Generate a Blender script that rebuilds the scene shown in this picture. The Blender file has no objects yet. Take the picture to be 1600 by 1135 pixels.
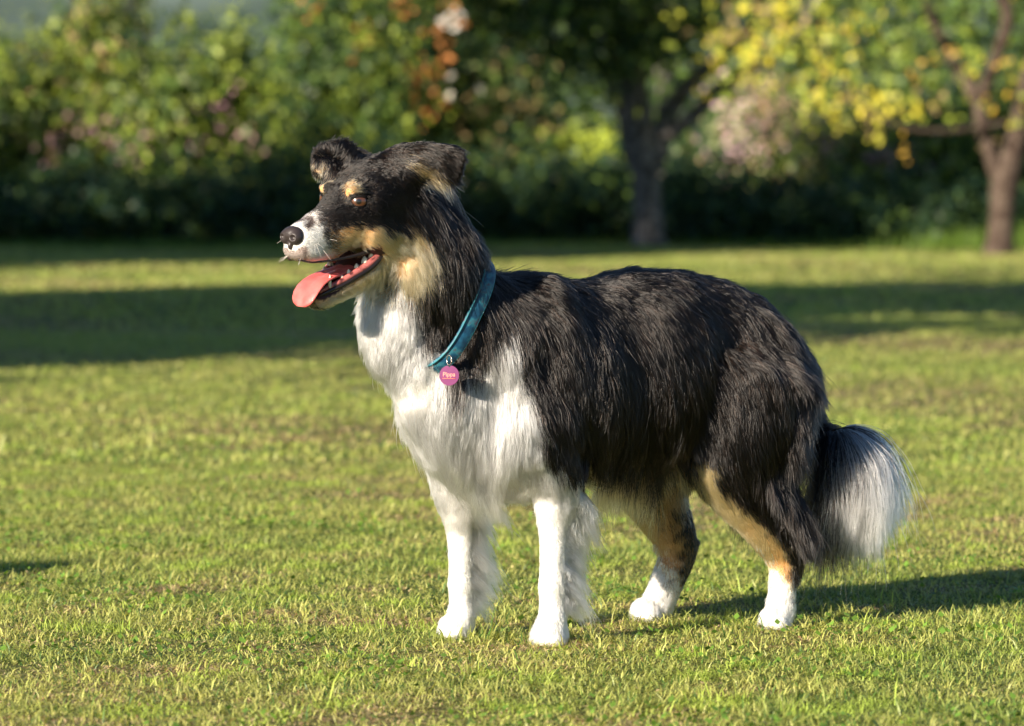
import bpy, bmesh, math, random, os
import numpy as np
from mathutils import Vector, Matrix
from mathutils.bvhtree import BVHTree
from mathutils.kdtree import KDTree

sc = bpy.context.scene
COL = sc.collection
R = math.radians
rng = np.random.default_rng(7)
random.seed(7)

# ------------------------------------------------------------------ camera
CAM_H = 0.64                      # metres above the lawn
FOC = 6600.0                      # focal length in photo pixels (photo 1600 wide)
HOR = 282.0                       # photo row of the horizon
cam_d = bpy.data.cameras.new('camera')
cam = bpy.data.objects.new('camera', cam_d)
COL.objects.link(cam)
cam.location = (0, 0, CAM_H)
cam.rotation_euler = (R(90), 0, 0)
cam_d.sensor_width = 36.0
cam_d.lens = FOC * 36.0 / 1600.0
cam_d.shift_y = -(567.5 - HOR) / 1600.0
cam_d.clip_start = 0.1
cam_d.clip_end = 2000
cam_d.dof.use_dof = True
cam_d.dof.focus_distance = 5.80
cam_d.dof.aperture_fstop = 6.6
cam_d.dof.aperture_blades = 9
sc.camera = cam

# ------------------------------------------------------------------ light
SUN_EL = 19.0
SUN_TRAVEL = Vector((0.675, 0.738, 0)).normalized()      # horizontal travel direction of the light
w = bpy.data.worlds.new('World')
sc.world = w
w.use_nodes = True
nt = w.node_tree
nt.nodes.clear()
wo = nt.nodes.new('ShaderNodeOutputWorld')
bg = nt.nodes.new('ShaderNodeBackground')
sky = nt.nodes.new('ShaderNodeTexSky')
sky.sky_type = 'NISHITA'
sky.sun_disc = False
sky.dust_density = 0.2
sky.ozone_density = 4.0
sky.sun_elevation = R(SUN_EL)
sky.sun_rotation = math.atan2(-SUN_TRAVEL.x, -SUN_TRAVEL.y)
bg.inputs['Strength'].default_value = 0.05
nt.links.new(sky.outputs[0], bg.inputs['Color'])
nt.links.new(bg.outputs[0], wo.inputs['Surface'])
sun_d = bpy.data.lights.new('sun', 'SUN')
sun_d.energy = 5.0
sun_d.angle = R(0.55)
sun_d.color = (1.0, 0.87, 0.70)
sun = bpy.data.objects.new('sun', sun_d)
COL.objects.link(sun)
ldir = Vector((SUN_TRAVEL.x * math.cos(R(SUN_EL)), SUN_TRAVEL.y * math.cos(R(SUN_EL)), -math.sin(R(SUN_EL))))
sun.rotation_euler = ldir.to_track_quat('-Z', 'Y').to_euler()
sun.location = (-6, -4, 6)
sc.view_settings.view_transform = 'Standard'
sc.view_settings.look = 'None'
sc.view_settings.exposure = 1.42
sc.view_settings.gamma = 1.0
sc.cycles.use_denoising = True
sc.cycles.max_bounces = 8
sc.cycles.diffuse_bounces = 3
sc.cycles.glossy_bounces = 4
sc.cycles.transmission_bounces = 6
sc.cycles.sample_clamp_indirect = 4.0
sc.cycles_curves.shape = 'RIBBONS'

# ------------------------------------------------------------------ helpers
def at(px, py, Y):
    """photo pixel + distance -> world point"""
    return np.array([(px - 800.0) / FOC * Y, Y, CAM_H - (py - HOR) / FOC * Y])

def pix(p):
    p = np.asarray(p)
    return 800 + FOC * p[..., 0] / p[..., 1], HOR + (CAM_H - p[..., 2]) * FOC / p[..., 1]

def tag(o, label=None, cat=None, group=None, kind=None):
    if label: o['label'] = label
    if cat: o['category'] = cat
    if group: o['group'] = group
    if kind: o['kind'] = kind
    return o

def empty(name, loc, rz=0):
    o = bpy.data.objects.new(name, None)
    o.location = loc
    o.rotation_euler = (0, 0, rz)
    COL.objects.link(o)
    return o

def link_mesh(name, me, mats, parent=None):
    o = bpy.data.objects.new(name, me)
    COL.objects.link(o)
    for m in (mats if isinstance(mats, (list, tuple)) else [mats]):
        me.materials.append(m)
    if parent is not None:
        o.parent = parent
        o.matrix_parent_inverse = parent_inv(parent)
    return o

def parent_inv(p):
    return (Matrix.Translation(p.location) @ p.rotation_euler.to_matrix().to_4x4()).inverted()

def raw_mesh(name, V, F, smooth=True):
    me = bpy.data.meshes.new(name)
    me.from_pydata([tuple(map(float, v)) for v in V], [], F)
    if smooth:
        me.shade_smooth()
    me.update()
    return me

def np_mesh(name, V, nper, nface_v, faces_local, col=None, smooth=False):
    """many identical small polygons groups: V (N*nper,3); faces_local list of tuples (same length)"""
    n = len(V) // nper
    fl = np.array(faces_local, dtype=np.int64)
    k = fl.shape[1]
    idx = (np.arange(n)[:, None, None] * nper + fl[None]).reshape(-1, k)
    me = bpy.data.meshes.new(name)
    me.vertices.add(len(V))
    me.vertices.foreach_set('co', np.ascontiguousarray(V, dtype=np.float32).ravel())
    me.loops.add(idx.size)
    me.loops.foreach_set('vertex_index', idx.ravel().astype(np.int32))
    me.polygons.add(len(idx))
    me.polygons.foreach_set('loop_start', (np.arange(len(idx)) * k).astype(np.int32))
    me.update(calc_edges=True)
    if col is not None:
        a = me.attributes.new('col', 'FLOAT_COLOR', 'POINT')
        c = np.ones((len(V), 4), dtype=np.float32)
        c[:, :3] = col
        a.data.foreach_set('color', c.ravel())
    if smooth:
        me.shade_smooth()
    me.validate()
    return me

def catmull(P, k):
    """smooth interpolation of rows of P with k steps per segment"""
    P = np.asarray(P, float)
    out = []
    n = len(P)
    for i in range(n - 1):
        p0 = P[max(i - 1, 0)]; p1 = P[i]; p2 = P[i + 1]; p3 = P[min(i + 2, n - 1)]
        for j in range(k):
            t = j / k
            out.append(0.5 * ((2 * p1) + (-p0 + p2) * t + (2 * p0 - 5 * p1 + 4 * p2 - p3) * t * t + (-p0 + 3 * p1 - 3 * p2 + p3) * t ** 3))
    out.append(P[-1])
    return np.array(out)

def loft(V, F, C, U, W, n=20):
    """closed loft: centres C, half-axis vectors U and W per section"""
    b = len(V)
    a = np.linspace(0, 2 * math.pi, n, endpoint=False)
    for c, u, w_ in zip(C, U, W):
        for t in a:
            V.append(c + u * math.cos(t) + w_ * math.sin(t))
    m = len(C)
    for i in range(m - 1):
        for j in range(n):
            j2 = (j + 1) % n
            F.append((b + i * n + j, b + i * n + j2, b + (i + 1) * n + j2, b + (i + 1) * n + j))
    s = len(V)
    V.append(np.array(C[0])); V.append(np.array(C[-1]))
    for j in range(n):
        j2 = (j + 1) % n
        F.append((s, b + j2, b + j))
        F.append((s + 1, b + (m - 1) * n + j, b + (m - 1) * n + j2))

def tube(V, F, C, r, n=14, flat=None, k=4, ends=True):
    """round tube through points C with radii r"""
    P = np.column_stack([np.asarray(C, float), np.asarray(r, float)])
    P = catmull(P, k)
    C = P[:, :3]; r = np.maximum(P[:, 3], 1e-4)
    T = np.gradient(C, axis=0)
    T /= np.linalg.norm(T, axis=1)[:, None] + 1e-12
    u = np.cross(T[0], [0.3, 1, 0.1]); u /= np.linalg.norm(u)
    U = []; W = []
    for i in range(len(C)):
        u = u - T[i] * np.dot(u, T[i]); u /= np.linalg.norm(u)
        U.append(u * r[i]); W.append(np.cross(T[i], u) * r[i])
    if ends:
        c0 = C[0] - T[0] * r[0] * .5; c1 = C[-1] + T[-1] * r[-1] * .5
        C = np.vstack([c0, C, c1])
        U = [U[0] * .5] + U + [U[-1] * .5]; W = [W[0] * .5] + W + [W[-1] * .5]
    loft(V, F, C, U, W, n)

def ellipsoid(V, F, c, a, b, d, n=14, m=9):
    """half axes vectors a, b, d"""
    c = np.asarray(c, float)
    s = np.linspace(-0.96, 0.96, m)
    C = [c + a * t for t in s]
    q = [math.sqrt(1 - t * t) for t in s]
    loft(V, F, C, [b * k for k in q], [d * k for k in q], n)

# ------------------------------------------------------------------ materials
def mat(name):
    m = bpy.data.materials.new(name)
    m.use_nodes = True
    t = m.node_tree
    return m, t, t.nodes['Principled BSDF']

def simple(name, col, rough=.6, spec=.5, noise=None, bump=None, coat=0, sss=0, metal=0):
    m, t, b = mat(name)
    b.inputs['Base Color'].default_value = (*col, 1)
    b.inputs['Roughness'].default_value = rough
    b.inputs['Specular IOR Level'].default_value = spec
    b.inputs['Coat Weight'].default_value = coat
    b.inputs['Metallic'].default_value = metal
    if sss:
        b.inputs['Subsurface Weight'].default_value = sss
        b.inputs['Subsurface Radius'].default_value = (.01, .004, .002)
        b.inputs['Subsurface Scale'].default_value = .5
    tc = t.nodes.new('ShaderNodeTexCoord')
    if noise:
        sca, col2, lo, hi = noise
        nz = t.nodes.new('ShaderNodeTexNoise'); nz.inputs['Scale'].default_value = sca
        nz.inputs['Detail'].default_value = 6
        t.links.new(tc.outputs['Object'], nz.inputs['Vector'])
        rp = t.nodes.new('ShaderNodeValToRGB')
        rp.color_ramp.elements[0].position = lo; rp.color_ramp.elements[0].color = (*col, 1)
        rp.color_ramp.elements[1].position = hi; rp.color_ramp.elements[1].color = (*col2, 1)
        t.links.new(nz.outputs['Fac'], rp.inputs['Fac'])
        t.links.new(rp.outputs[0], b.inputs['Base Color'])
    if bump:
        sca, st, dist = bump
        nz = t.nodes.new('ShaderNodeTexNoise'); nz.inputs['Scale'].default_value = sca
        nz.inputs['Detail'].default_value = 8
        t.links.new(tc.outputs['Object'], nz.inputs['Vector'])
        bp = t.nodes.new('ShaderNodeBump'); bp.inputs['Strength'].default_value = st
        bp.inputs['Distance'].default_value = dist
        t.links.new(nz.outputs['Fac'], bp.inputs['Height'])
        t.links.new(bp.outputs[0], b.inputs['Normal'])
    return m

def attr_mat(name, rough=.6, spec=.3, transl=0.0, transl_tint=(1, 1, 1)):
    m, t, b = mat(name)
    a = t.nodes.new('ShaderNodeAttribute'); a.attribute_name = 'col'
    t.links.new(a.outputs['Color'], b.inputs['Base Color'])
    b.inputs['Roughness'].default_value = rough
    b.inputs['Specular IOR Level'].default_value = spec
    if transl > 0:
        tr = t.nodes.new('ShaderNodeBsdfTranslucent')
        mx = t.nodes.new('ShaderNodeMixShader'); mx.inputs[0].default_value = transl
        mul = t.nodes.new('ShaderNodeMixRGB'); mul.blend_type = 'MULTIPLY'; mul.inputs[0].default_value = 1
        mul.inputs[2].default_value = (*transl_tint, 1)
        t.links.new(a.outputs['Color'], mul.inputs[1])
        t.links.new(mul.outputs[0], tr.inputs['Color'])
        t.links.new(b.outputs[0], mx.inputs[1]); t.links.new(tr.outputs[0], mx.inputs[2])
        out = [n for n in t.nodes if n.type == 'OUTPUT_MATERIAL'][0]
        t.links.new(mx.outputs[0], out.inputs['Surface'])
    return m

def wavy(P, s, seed=0):
    """cheap smooth noise in about -1..1 for points (n,d)"""
    P = np.asarray(P, float)
    r = np.random.default_rng(seed)
    o = np.zeros(len(P))
    for k in range(7):
        v = r.normal(size=P.shape[1]); v /= np.linalg.norm(v)
        f = s * (0.6 + 1.6 * r.random())
        o += np.sin(P @ v * f * 2 * math.pi + r.random() * 7)
    return o / 3.0
# ------------------------------------------------------------------ ground
def gheight(x, y):
    """gentle unevenness; zero round the dog"""
    f = np.clip((y - 9.0) / 10.0, 0, 1)
    far = np.clip((y - 38.0) / 4.0, 0, 1)
    return f * 0.02 * (np.sin(x * .9 + y * .35) + np.sin(y * .8 - x * .3 + 1.3)) - far * 0.02

gx = np.concatenate([np.linspace(-400, -24, 14), np.linspace(-20, 20, 81), np.linspace(24, 400, 14)])
gy = np.concatenate([np.linspace(-200, -4, 10), np.linspace(0, 60, 121), np.linspace(70, 700, 20)])
GX, GY = np.meshgrid(gx, gy)
gv = np.column_stack([GX.ravel(), GY.ravel(), gheight(GX.ravel(), GY.ravel())])
nx = len(gx)
gf = [(j * nx + i, j * nx + i + 1, (j + 1) * nx + i + 1, (j + 1) * nx + i) for j in range(len(gy) - 1) for i in range(nx - 1)]
m, t, b = mat('lawn_soil')
tc = t.nodes.new('ShaderNodeTexCoord')
n1 = t.nodes.new('ShaderNodeTexNoise'); n1.inputs['Scale'].default_value = 1.3; n1.inputs['Detail'].default_value = 8
n2 = t.nodes.new('ShaderNodeTexNoise'); n2.inputs['Scale'].default_value = 45; n2.inputs['Detail'].default_value = 6
t.links.new(tc.outputs['Object'], n1.inputs['Vector']); t.links.new(tc.outputs['Object'], n2.inputs['Vector'])
r1 = t.nodes.new('ShaderNodeValToRGB')
r1.color_ramp.elements[0].position = .35; r1.color_ramp.elements[0].color = (.075, .11, .022, 1)
r1.color_ramp.elements[1].position = .65; r1.color_ramp.elements[1].color = (.16, .15, .05, 1)
r2 = t.nodes.new('ShaderNodeValToRGB')
r2.color_ramp.elements[0].position = .4; r2.color_ramp.elements[0].color = (.6, .6, .6, 1)
r2.color_ramp.elements[1].position = .62; r2.color_ramp.elements[1].color = (1, 1, 1, 1)
mx = t.nodes.new('ShaderNodeMixRGB'); mx.blend_type = 'MULTIPLY'; mx.inputs[0].default_value = 1
t.links.new(n1.outputs['Fac'], r1.inputs['Fac']); t.links.new(n2.outputs['Fac'], r2.inputs['Fac'])
t.links.new(r1.outputs[0], mx.inputs[1]); t.links.new(r2.outputs[0], mx.inputs[2])
t.links.new(mx.outputs[0], b.inputs['Base Color'])
b.inputs['Roughness'].default_value = .95
b.inputs['Specular IOR Level'].default_value = .1
bp = t.nodes.new('ShaderNodeBump'); bp.inputs['Strength'].default_value = .8; bp.inputs['Distance'].default_value = .02
t.links.new(n2.outputs['Fac'], bp.inputs['Height']); t.links.new(bp.outputs[0], b.inputs['Normal'])
ground = link_mesh('ground', raw_mesh('ground', gv, gf), m)
tag(ground, kind='structure')

# ------------------------------------------------------------------ grass
def blades(n, y0, y1, xm, h0, h1, wid, lean, dens_pow=1.0):
    """grass blades between distances y0..y1, a little wider than the view"""
    y = y0 + (y1 - y0) * rng.random(n) ** dens_pow
    half = y * 800 / FOC * 1.12 + xm
    x = (rng.random(n) * 2 - 1) * half
    P = np.column_stack([x, y])
    tuft = wavy(P, .9, 3) * .5 + wavy(P, 3.1, 4) * .6 + wavy(P, 9, 5) * .5
    dry = wavy(P * [1, .6], .45, 8) * .65 + wavy(P, 1.7, 9) * .50 + wavy(P, 7, 10) * .25 + rng.normal(size=n) * .35
    h = (h0 + (h1 - h0) * rng.random(n) ** 2.2) * (1 + .28 * tuft)
    h = np.maximum(h, h0 * .45)
    tall = rng.random(n) < .012
    h[tall] *= 1.9
    for fx, fy in ((.058, 5.815), (-.070, 5.905), (.385, 6.02), (.205, 6.13)):      # trodden round the paws, longer just in front
        dd = np.hypot(x - fx, y - fy)
        h[dd < .026] *= .05
        h[(dd >= .026) & (dd < .075)] *= 1.5
        h[(dd >= .026) & (dd < .06) & (y < fy)] *= 1.15
    dryb = dry > .42
    az = rng.random(n) * 2 * math.pi
    ln = lean * (0.35 + rng.random(n) ** 1.5 * 1.3)
    ln[dryb] += .8
    h[dryb] *= .72
    d = np.column_stack([np.cos(az), np.sin(az), np.zeros(n)])
    fa = az + math.pi / 2 + rng.normal(size=n) * .6
    s = np.column_stack([np.cos(fa), np.sin(fa), np.zeros(n)])
    wv = wid * (.6 + .8 * rng.random(n))[:, None]
    base = np.column_stack([x, y, gheight(x, y) - .003])
    hh = h[:, None]
    up = np.array([0, 0, 1.0])
    c1 = np.clip(1 - ln * .12, .4, 1)[:, None]; c2 = np.clip(1 - ln * .42, .15, 1)[:, None]
    m1 = base + up * hh * .5 * c1 + d * hh * .30 * ln[:, None]
    t1 = base + up * hh * 1.0 * c2 + d * hh * .75 * ln[:, None]
    flat_ = rng.random(n) < .22
    hh = np.where(flat_[:, None], hh * .8, hh)
    kf = np.where(flat_, .25, 1.0)[:, None]
    base[flat_, 2] += rng.random(flat_.sum()) * .012
    m1 = base + (m1 - base) * np.array([1, 1, 0]) + (m1 - base) * np.array([0, 0, 1.]) * kf
    t1 = base + (t1 - base) * np.array([1, 1, 0]) + (t1 - base) * np.array([0, 0, 1.]) * kf
    V = np.stack([base - s * wv * .5, base + s * wv * .5, m1 + s * wv * .45, m1 - s * wv * .45, t1 + s * wv * .08, t1 - s * wv * .08], axis=1).reshape(-1, 3)
    g1 = np.array([.29, .36, .085]); g2 = np.array([.65, .60, .20]); g3 = np.array([.08, .17, .035])
    st = np.array([.72, .56, .30]); br = np.array([.34, .19, .11])
    q = rng.random(n)[:, None]
    yl = np.clip(.45 + .45 * dry, 0, 1)[:, None]
    c = g1 * (1 - yl) + g2 * yl
    c = np.where(q < .16, g3, c)
    sel = dryb
    c[sel] = st * (.6 + .6 * rng.random((sel.sum(), 1)))
    lime = (~sel) & (wavy(P, 3.5, 12) > .65); c[lime] = c[lime] * .3 + np.array([.38, .50, .08]) * .7
    bsel = sel & (rng.random(n) < .24)
    c[bsel] = br
    c = c * (.75 + .5 * rng.random((n, 1)))
    return V, np.repeat(c, 6, axis=0)

QL = 1.0
parts = [
    blades(int(560000 * QL), 4.6, 9.5, .25, .008, .026, .0017, 1.4),
    blades(int(330000 * QL), 9.5, 19.0, .5, .009, .027, .0036, 1.2),
    blades(int(200000 * QL), 19.0, 43.0, 1.0, .016, .038, .010, 1.0),
]
V = np.vstack([p[0] for p in parts]); C = np.vstack([p[1] for p in parts])
gm = np_mesh('grass', V, 6, 4, [(0, 1, 2, 3), (3, 2, 4, 5)], C, smooth=False)
grass_mat = attr_mat('grass_blade', .45, .4, .38, (1.25, 1.2, .55))
grass = link_mesh('grass', gm, grass_mat)
tag(grass, 'short mown lawn grass mixed with dry straw blades', 'grass', kind='stuff')
# broad little weed leaves and clover among the blades near the dog
n = int(26000 * QL)
y = 4.6 + 7 * rng.random(n); x = (rng.random(n) * 2 - 1) * (y * .135 + .2)
pp = np.column_stack([x, y]); keep = wavy(pp, 1.1, 21) + rng.normal(size=n) * .3 > .55
for fx, fy in ((.058, 5.80), (-.070, 5.89), (.385, 6.01), (.205, 6.11)):
    keep &= np.hypot(x - fx, y - fy) > .06
x, y = x[keep], y[keep]; n = len(x)
az = rng.random(n) * 6.28; L = .005 + .008 * rng.random(n); tl = .2 + .6 * rng.random(n)
d = np.column_stack([np.cos(az) * np.cos(tl), np.sin(az) * np.cos(tl), np.sin(tl)])
s = np.column_stack([-np.sin(az), np.cos(az), np.zeros(n)])
b0 = np.column_stack([x, y, gheight(x, y) + .006 + .02 * rng.random(n)])
Lk = L[:, None]
V = np.stack([b0, b0 + d * Lk * .5 + s * Lk * .38, b0 + d * Lk * 1.1, b0 + d * Lk * .5 - s * Lk * .38], axis=1).reshape(-1, 3)
c = np.array([.13, .24, .035]) * (.6 + .9 * rng.random((n, 1)))
wm = np_mesh('clover', V, 4, 4, [(0, 1, 2, 3)], np.repeat(c, 4, axis=0))
tag(link_mesh('clover', wm, grass_mat), 'small broad leaved clover and weeds scattered through the lawn', 'clover', kind='stuff')
# ------------------------------------------------------------------ dog
def nrm(v):
    v = np.asarray(v, float); return v / (np.linalg.norm(v) + 1e-12)

FWD = nrm([-.815, -.58, 0]); LFT = nrm([.58, -.815, 0]); UP = np.array([0, 0, 1.0])
def yc(px, off=0.0):
    """distance of the body's middle plane at a photo column"""
    # Y = 5.87 + .70 X ,  X=(px-800)/FOC*Y
    k = (px - 800) / FOC
    return 5.87 / (1 - .70 * k) + off

V = []; F = []; BONES = []
def bone(name, a, b, ra, rb):
    BONES.append((name, np.asarray(a, float), np.asarray(b, float), ra, rb))

# torso: vertical sections (column, top row, bottom row, half width)
S = [(648, 575, 655, .035), (662, 545, 690, .052), (692, 488, 728, .062), (750, 446, 748, .078), (820, 428, 750, .112),
     (880, 440, 740, .106), (925, 440, 732, .097), (985, 425, 722, .113), (1035, 425, 708, .110), (1078, 431, 700, .097), (1120, 440, 700, .106), (1170, 470, 700, .100),
     (1205, 520, 680, .080), (1225, 560, 640, .045)]
S = catmull(S, 4)
C = []; U = []; W = []
for px, t0, b0, hw in S:
    Y = yc(px)
    top = at(px, t0, Y); bot = at(px, b0, Y)
    C.append((top + bot) / 2); U.append((top - bot) / 2); W.append(LFT * hw)
loft(V, F, C, U, W, 28)
for i in range(0, len(C) - 4, 4):
    bone('torso', C[i], C[i + 4], .1, .1)

# head frame
HA = R(47)
HF = nrm([-math.cos(HA), -math.sin(HA), 0]); HL_ = nrm([math.sin(HA), -math.cos(HA), -.07]); HU = nrm(np.cross(HF, HL_)) * 1.0
if HU[2] < 0: HU = -HU
HE = at(532, 313, 5.68)
def H(f, l, u):
    return HE + HF * f + HL_ * l + HU * u

# neck
neck = [(at(768, 540, yc(768)), .100), (at(708, 490, yc(708)), .073), (at(664, 415, yc(664) - .01), .069), (H(-.080, 0, -.008), .058)]
tube(V, F, [p for p, r in neck], [r for p, r in neck], 22)
for (p, r), (q, r2) in zip(neck[:-1], neck[1:]):
    bone('neck', p, q, r, r2)
# front chest swell
ellipsoid(V, F, at(668, 560, yc(668)), FWD * .055, LFT * .052, UP * .10)
ellipsoid(V, F, at(622, 500, yc(640)), FWD * .050, LFT * .050, UP * .078)
ellipsoid(V, F, at(656, 340, yc(660) + .01), FWD * .044, LFT * .050, UP * .062)
ellipsoid(V, F, at(845, 560, yc(845) - .035), FWD * .055, LFT * .085, UP * .115)
ellipsoid(V, F, at(805, 655, yc(805) - .012), FWD * .095, LFT * .104, UP * .115)
ellipsoid(V, F, at(838, 668, yc(838) - .045), FWD * .050, LFT * .060, UP * .075)
ellipsoid(V, F, at(640, 455, yc(650)), FWD * .045, LFT * .06, UP * .06)

# head: sections along the muzzle (f, u, half width, half height)
SH = [(-.130, -.014, .030, .032), (-.105, .002, .052, .052), (-.07, .005, .060, .056), (-.03, -.004, .055, .052), (-.008, -.018, .045, .045),
      (.010, -.032, .036, .042), (.028, -.043, .030, .037), (.048, -.049, .027, .0325), (.065, -.053, .0240, .0265), (.079, -.055, .0205, .0225), (.088, -.056, .013, .015)]
SH = catmull(SH, 4)
loft(V, F, [H(f, 0, u) for f, u, a, b in SH], [HL_ * a for f, u, a, b in SH], [HU * b for f, u, a, b in SH], 26)
bone('head', H(.086, 0, -.055), H(.03, 0, -.042), .024, .035); bone('head', H(.03, 0, -.038), H(-.07, 0, 0), .035, .055)
bone('head', H(-.07, 0, 0), H(-.12, 0, -.01), .055, .04)
bone('neck', at(664, 350, yc(664)), at(664, 415, yc(664)), .058, .06)
for s_ in (-1, 1):
    ellipsoid(V, F, H(-.052, .033 * s_, -.038), HF * .048, HL_ * .026, HU * .036)      # cheek
    ellipsoid(V, F, H(-.004, .0255 * s_, .0135), HF * .018, HL_ * .011, HU * .0075)      # brow
    ellipsoid(V, F, H(.062, .0125 * s_, -.067), HF * .025, HL_ * .0125, HU * .0130)       # lip pad
    bone('head', H(-.03, .03 * s_, -.035), H(-.07, .035 * s_, -.04), .035, .035)
# lower jaw
SJ = [(-.075, -.060, .036, .026), (-.05, -.080, .037, .022), (-.025, -.098, .0335, .0155), (0, -.114, .0275, .0135), (.02, -.1255, .0220, .0120), (.036, -.133, .0175, .0105), (.045, -.1355, .011, .008)]
SJ = catmull(SJ, 4)
loft(V, F, [H(f, 0, u) for f, u, a, b in SJ], [HL_ * a for f, u, a, b in SJ], [HU * b + HF * b * .5 for f, u, a, b in SJ], 22)
bone('jaw', H(-.06, 0, -.07), H(-.01, 0, -.108), .03, .02); bone('jaw', H(-.01, 0, -.108), H(.042, 0, -.134), .02, .012)
# ears: flattened lofts (centre, across vector, thickness vector)
def ear(name, pts):
    P = catmull([np.concatenate([c, a, b]) for c, a, b in pts], 5)
    loft(V, F, P[:, :3], P[:, 3:6], P[:, 6:9], 16)
    for (c, a, b), (c2, a2, b2) in zip(pts[:-1], pts[1:]):
        bone(name, c, c2, np.linalg.norm(a) * .7, np.linalg.norm(a2) * .7)
EY = 5.70
def ev(dx, dy, dY=0.0):      # vector from photo offsets at the ear's distance
    return np.array([dx / FOC * EY, dY, -dy / FOC * EY])
ear('ear', [(at(604, 268, EY), ev(-16, -24, .010), ev(6, -6, -.014)),
            (at(632, 256, EY - .004), ev(-9, -30, .006), ev(5, -4, -.010)),
            (at(660, 249, EY - .010), ev(-2, -26, -.010), ev(4, 1, -.006)),
            (at(686, 250, EY - .014), ev(5, -25, -.014), ev(3, 2, -.0045)),
            (at(706, 254, EY - .016), ev(9, -25, -.014), ev(2, 2, -.004)),
            (at(715, 259, EY - .018), ev(5, -22, -.012), ev(1, 2, -.0035)),
            (at(721, 264, EY - .018), ev(2, -16, -.008), ev(1, 1, -.003))])
EY2 = 5.735
ear('ear', [(at(560, 264, EY2), ev(14, -20, .006), ev(4, 4, -.012)),
            (at(540, 258, EY2), ev(6, -29, .004), ev(4, 2, -.008)),
            (at(521, 255, EY2 - .006), ev(-2, -28, .002), ev(3, 1, -.0065)),
            (at(504, 255, EY2 - .013), ev(-7, -25, .0), ev(3, 0, -.0055)),
            (at(494, 257, EY2 - .018), ev(-5, -21, -.002), ev(1, 0, -.0045)),
            (at(488, 261, EY2 - .020), ev(-2, -13, -.002), ev(1, 0, -.004))])

# legs: (column, row, Y, radius m)
LEGS = {
 'front_leg_near': [(805, 640, 5.84, .058), (845, 705, 5.83, .050), (869, 765, 5.84, .0350), (867, 800, 5.838, .0275), (865, 835, 5.835, .0185), (864, 893, 5.832, .0168), (863, 916, 5.832, .0185), (864, 945, 5.832, .0165), (863, 974, 5.828, .019)],
 'front_leg_far': [(700, 650, 5.90, .055), (712, 715, 5.91, .042), (718, 775, 5.92, .0330), (719, 805, 5.922, .0250), (719, 835, 5.925, .0175), (720, 893, 5.925, .0155), (720, 912, 5.925, .0172), (721, 940, 5.925, .0155), (721, 966, 5.92, .0185)],
 'hind_leg_near': [(1165, 590, 6.03, .090), (1152, 660, 6.02, .081), (1146, 722, 6.02, .060), (1175, 782, 6.03, .042), (1207, 836, 6.04, .0285), (1225, 870, 6.05, .0230), (1224, 895, 6.05, .0195), (1222, 925, 6.045, .0185), (1221, 955, 6.04, .0195)],
 'hind_leg_far': [(1085, 600, 6.16, .080), (1050, 670, 6.17, .074), (1022, 735, 6.17, .058), (1030, 785, 6.17, .042), (1051, 832, 6.17, .0310), (1059, 862, 6.175, .0260), (1050, 890, 6.17, .0235), (1037, 922, 6.16, .0225), (1024, 955, 6.15, .0225)],
}
for k_, L_ in LEGS.items():
    pts = [at(a, b_, c) for a, b_, c, r in L_]; rr = [r for *_, r in L_]
    tube(V, F, pts, rr, 18)
    for i in range(len(pts) - 1):
        bone(k_, pts[i], pts[i + 1], rr[i], rr[i + 1])
# hock points
ellipsoid(V, F, at(1241, 868, 6.055), nrm([.4, .2, .8]) * .022, LFT * .011, FWD * .012)
ellipsoid(V, F, at(1077, 860, 6.18), nrm([.4, .2, .8]) * .022, LFT * .011, FWD * .009)
# paws with toes
PAWS = []
def paw(name, px, Y, sc_, dirv):
    sc_ *= .9
    b0 = np.array([(px - 800) / FOC * Y, Y, -.004])
    dirv = nrm(dirv); side = np.array([dirv[1], -dirv[0], 0]); side = -side
    ellipsoid(V, F, b0 + UP * .020 * sc_ + dirv * .010, dirv * .033 * sc_, side * .0265 * sc_, UP * .028 * sc_)
    for i, (sx, fx) in enumerate([(-.0195, .018), (-.0072, .027), (.0072, .027), (.0195, .018)]):
        c = b0 + dirv * fx * sc_ + side * sx * sc_ + UP * .013 * sc_
        ellipsoid(V, F, c, dirv * .019 * sc_, side * .0095 * sc_, (UP * .0155 + dirv * -.002) * sc_, 10, 7)
        PAWS.append((c + dirv * .018 * sc_, dirv))
    bone(name, b0 + UP * .015, b0 + dirv * .03 + UP * .015, .025, .02)
paw('paw', 866, 5.835, .95, [-.55, -.83, 0])
paw('paw', 722, 5.925, .93, [-.75, -.66, 0])
paw('paw', 1220, 6.04, .88, [-.75, -.66, 0])
paw('paw', 1021, 6.145, .92, [-.8, -.55, 0])
# tail bone
TAIL = [(1205, 548, 6.20, .030), (1234, 600, 6.21, .024), (1256, 655, 6.19, .019), (1280, 692, 6.16, .016), (1304, 688, 6.14, .015), (1326, 700, 6.12, .013), (1339, 724, 6.11, .011), (1343, 750, 6.10, .008)]
tp = [at(a, b_, c) for a, b_, c, r in TAIL]
tube(V, F, tp, [r for *_, r in TAIL], 14)
for i in range(len(tp) - 1):
    bone('tail', tp[i], tp[i + 1], TAIL[i][3], TAIL[i + 1][3])

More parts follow.
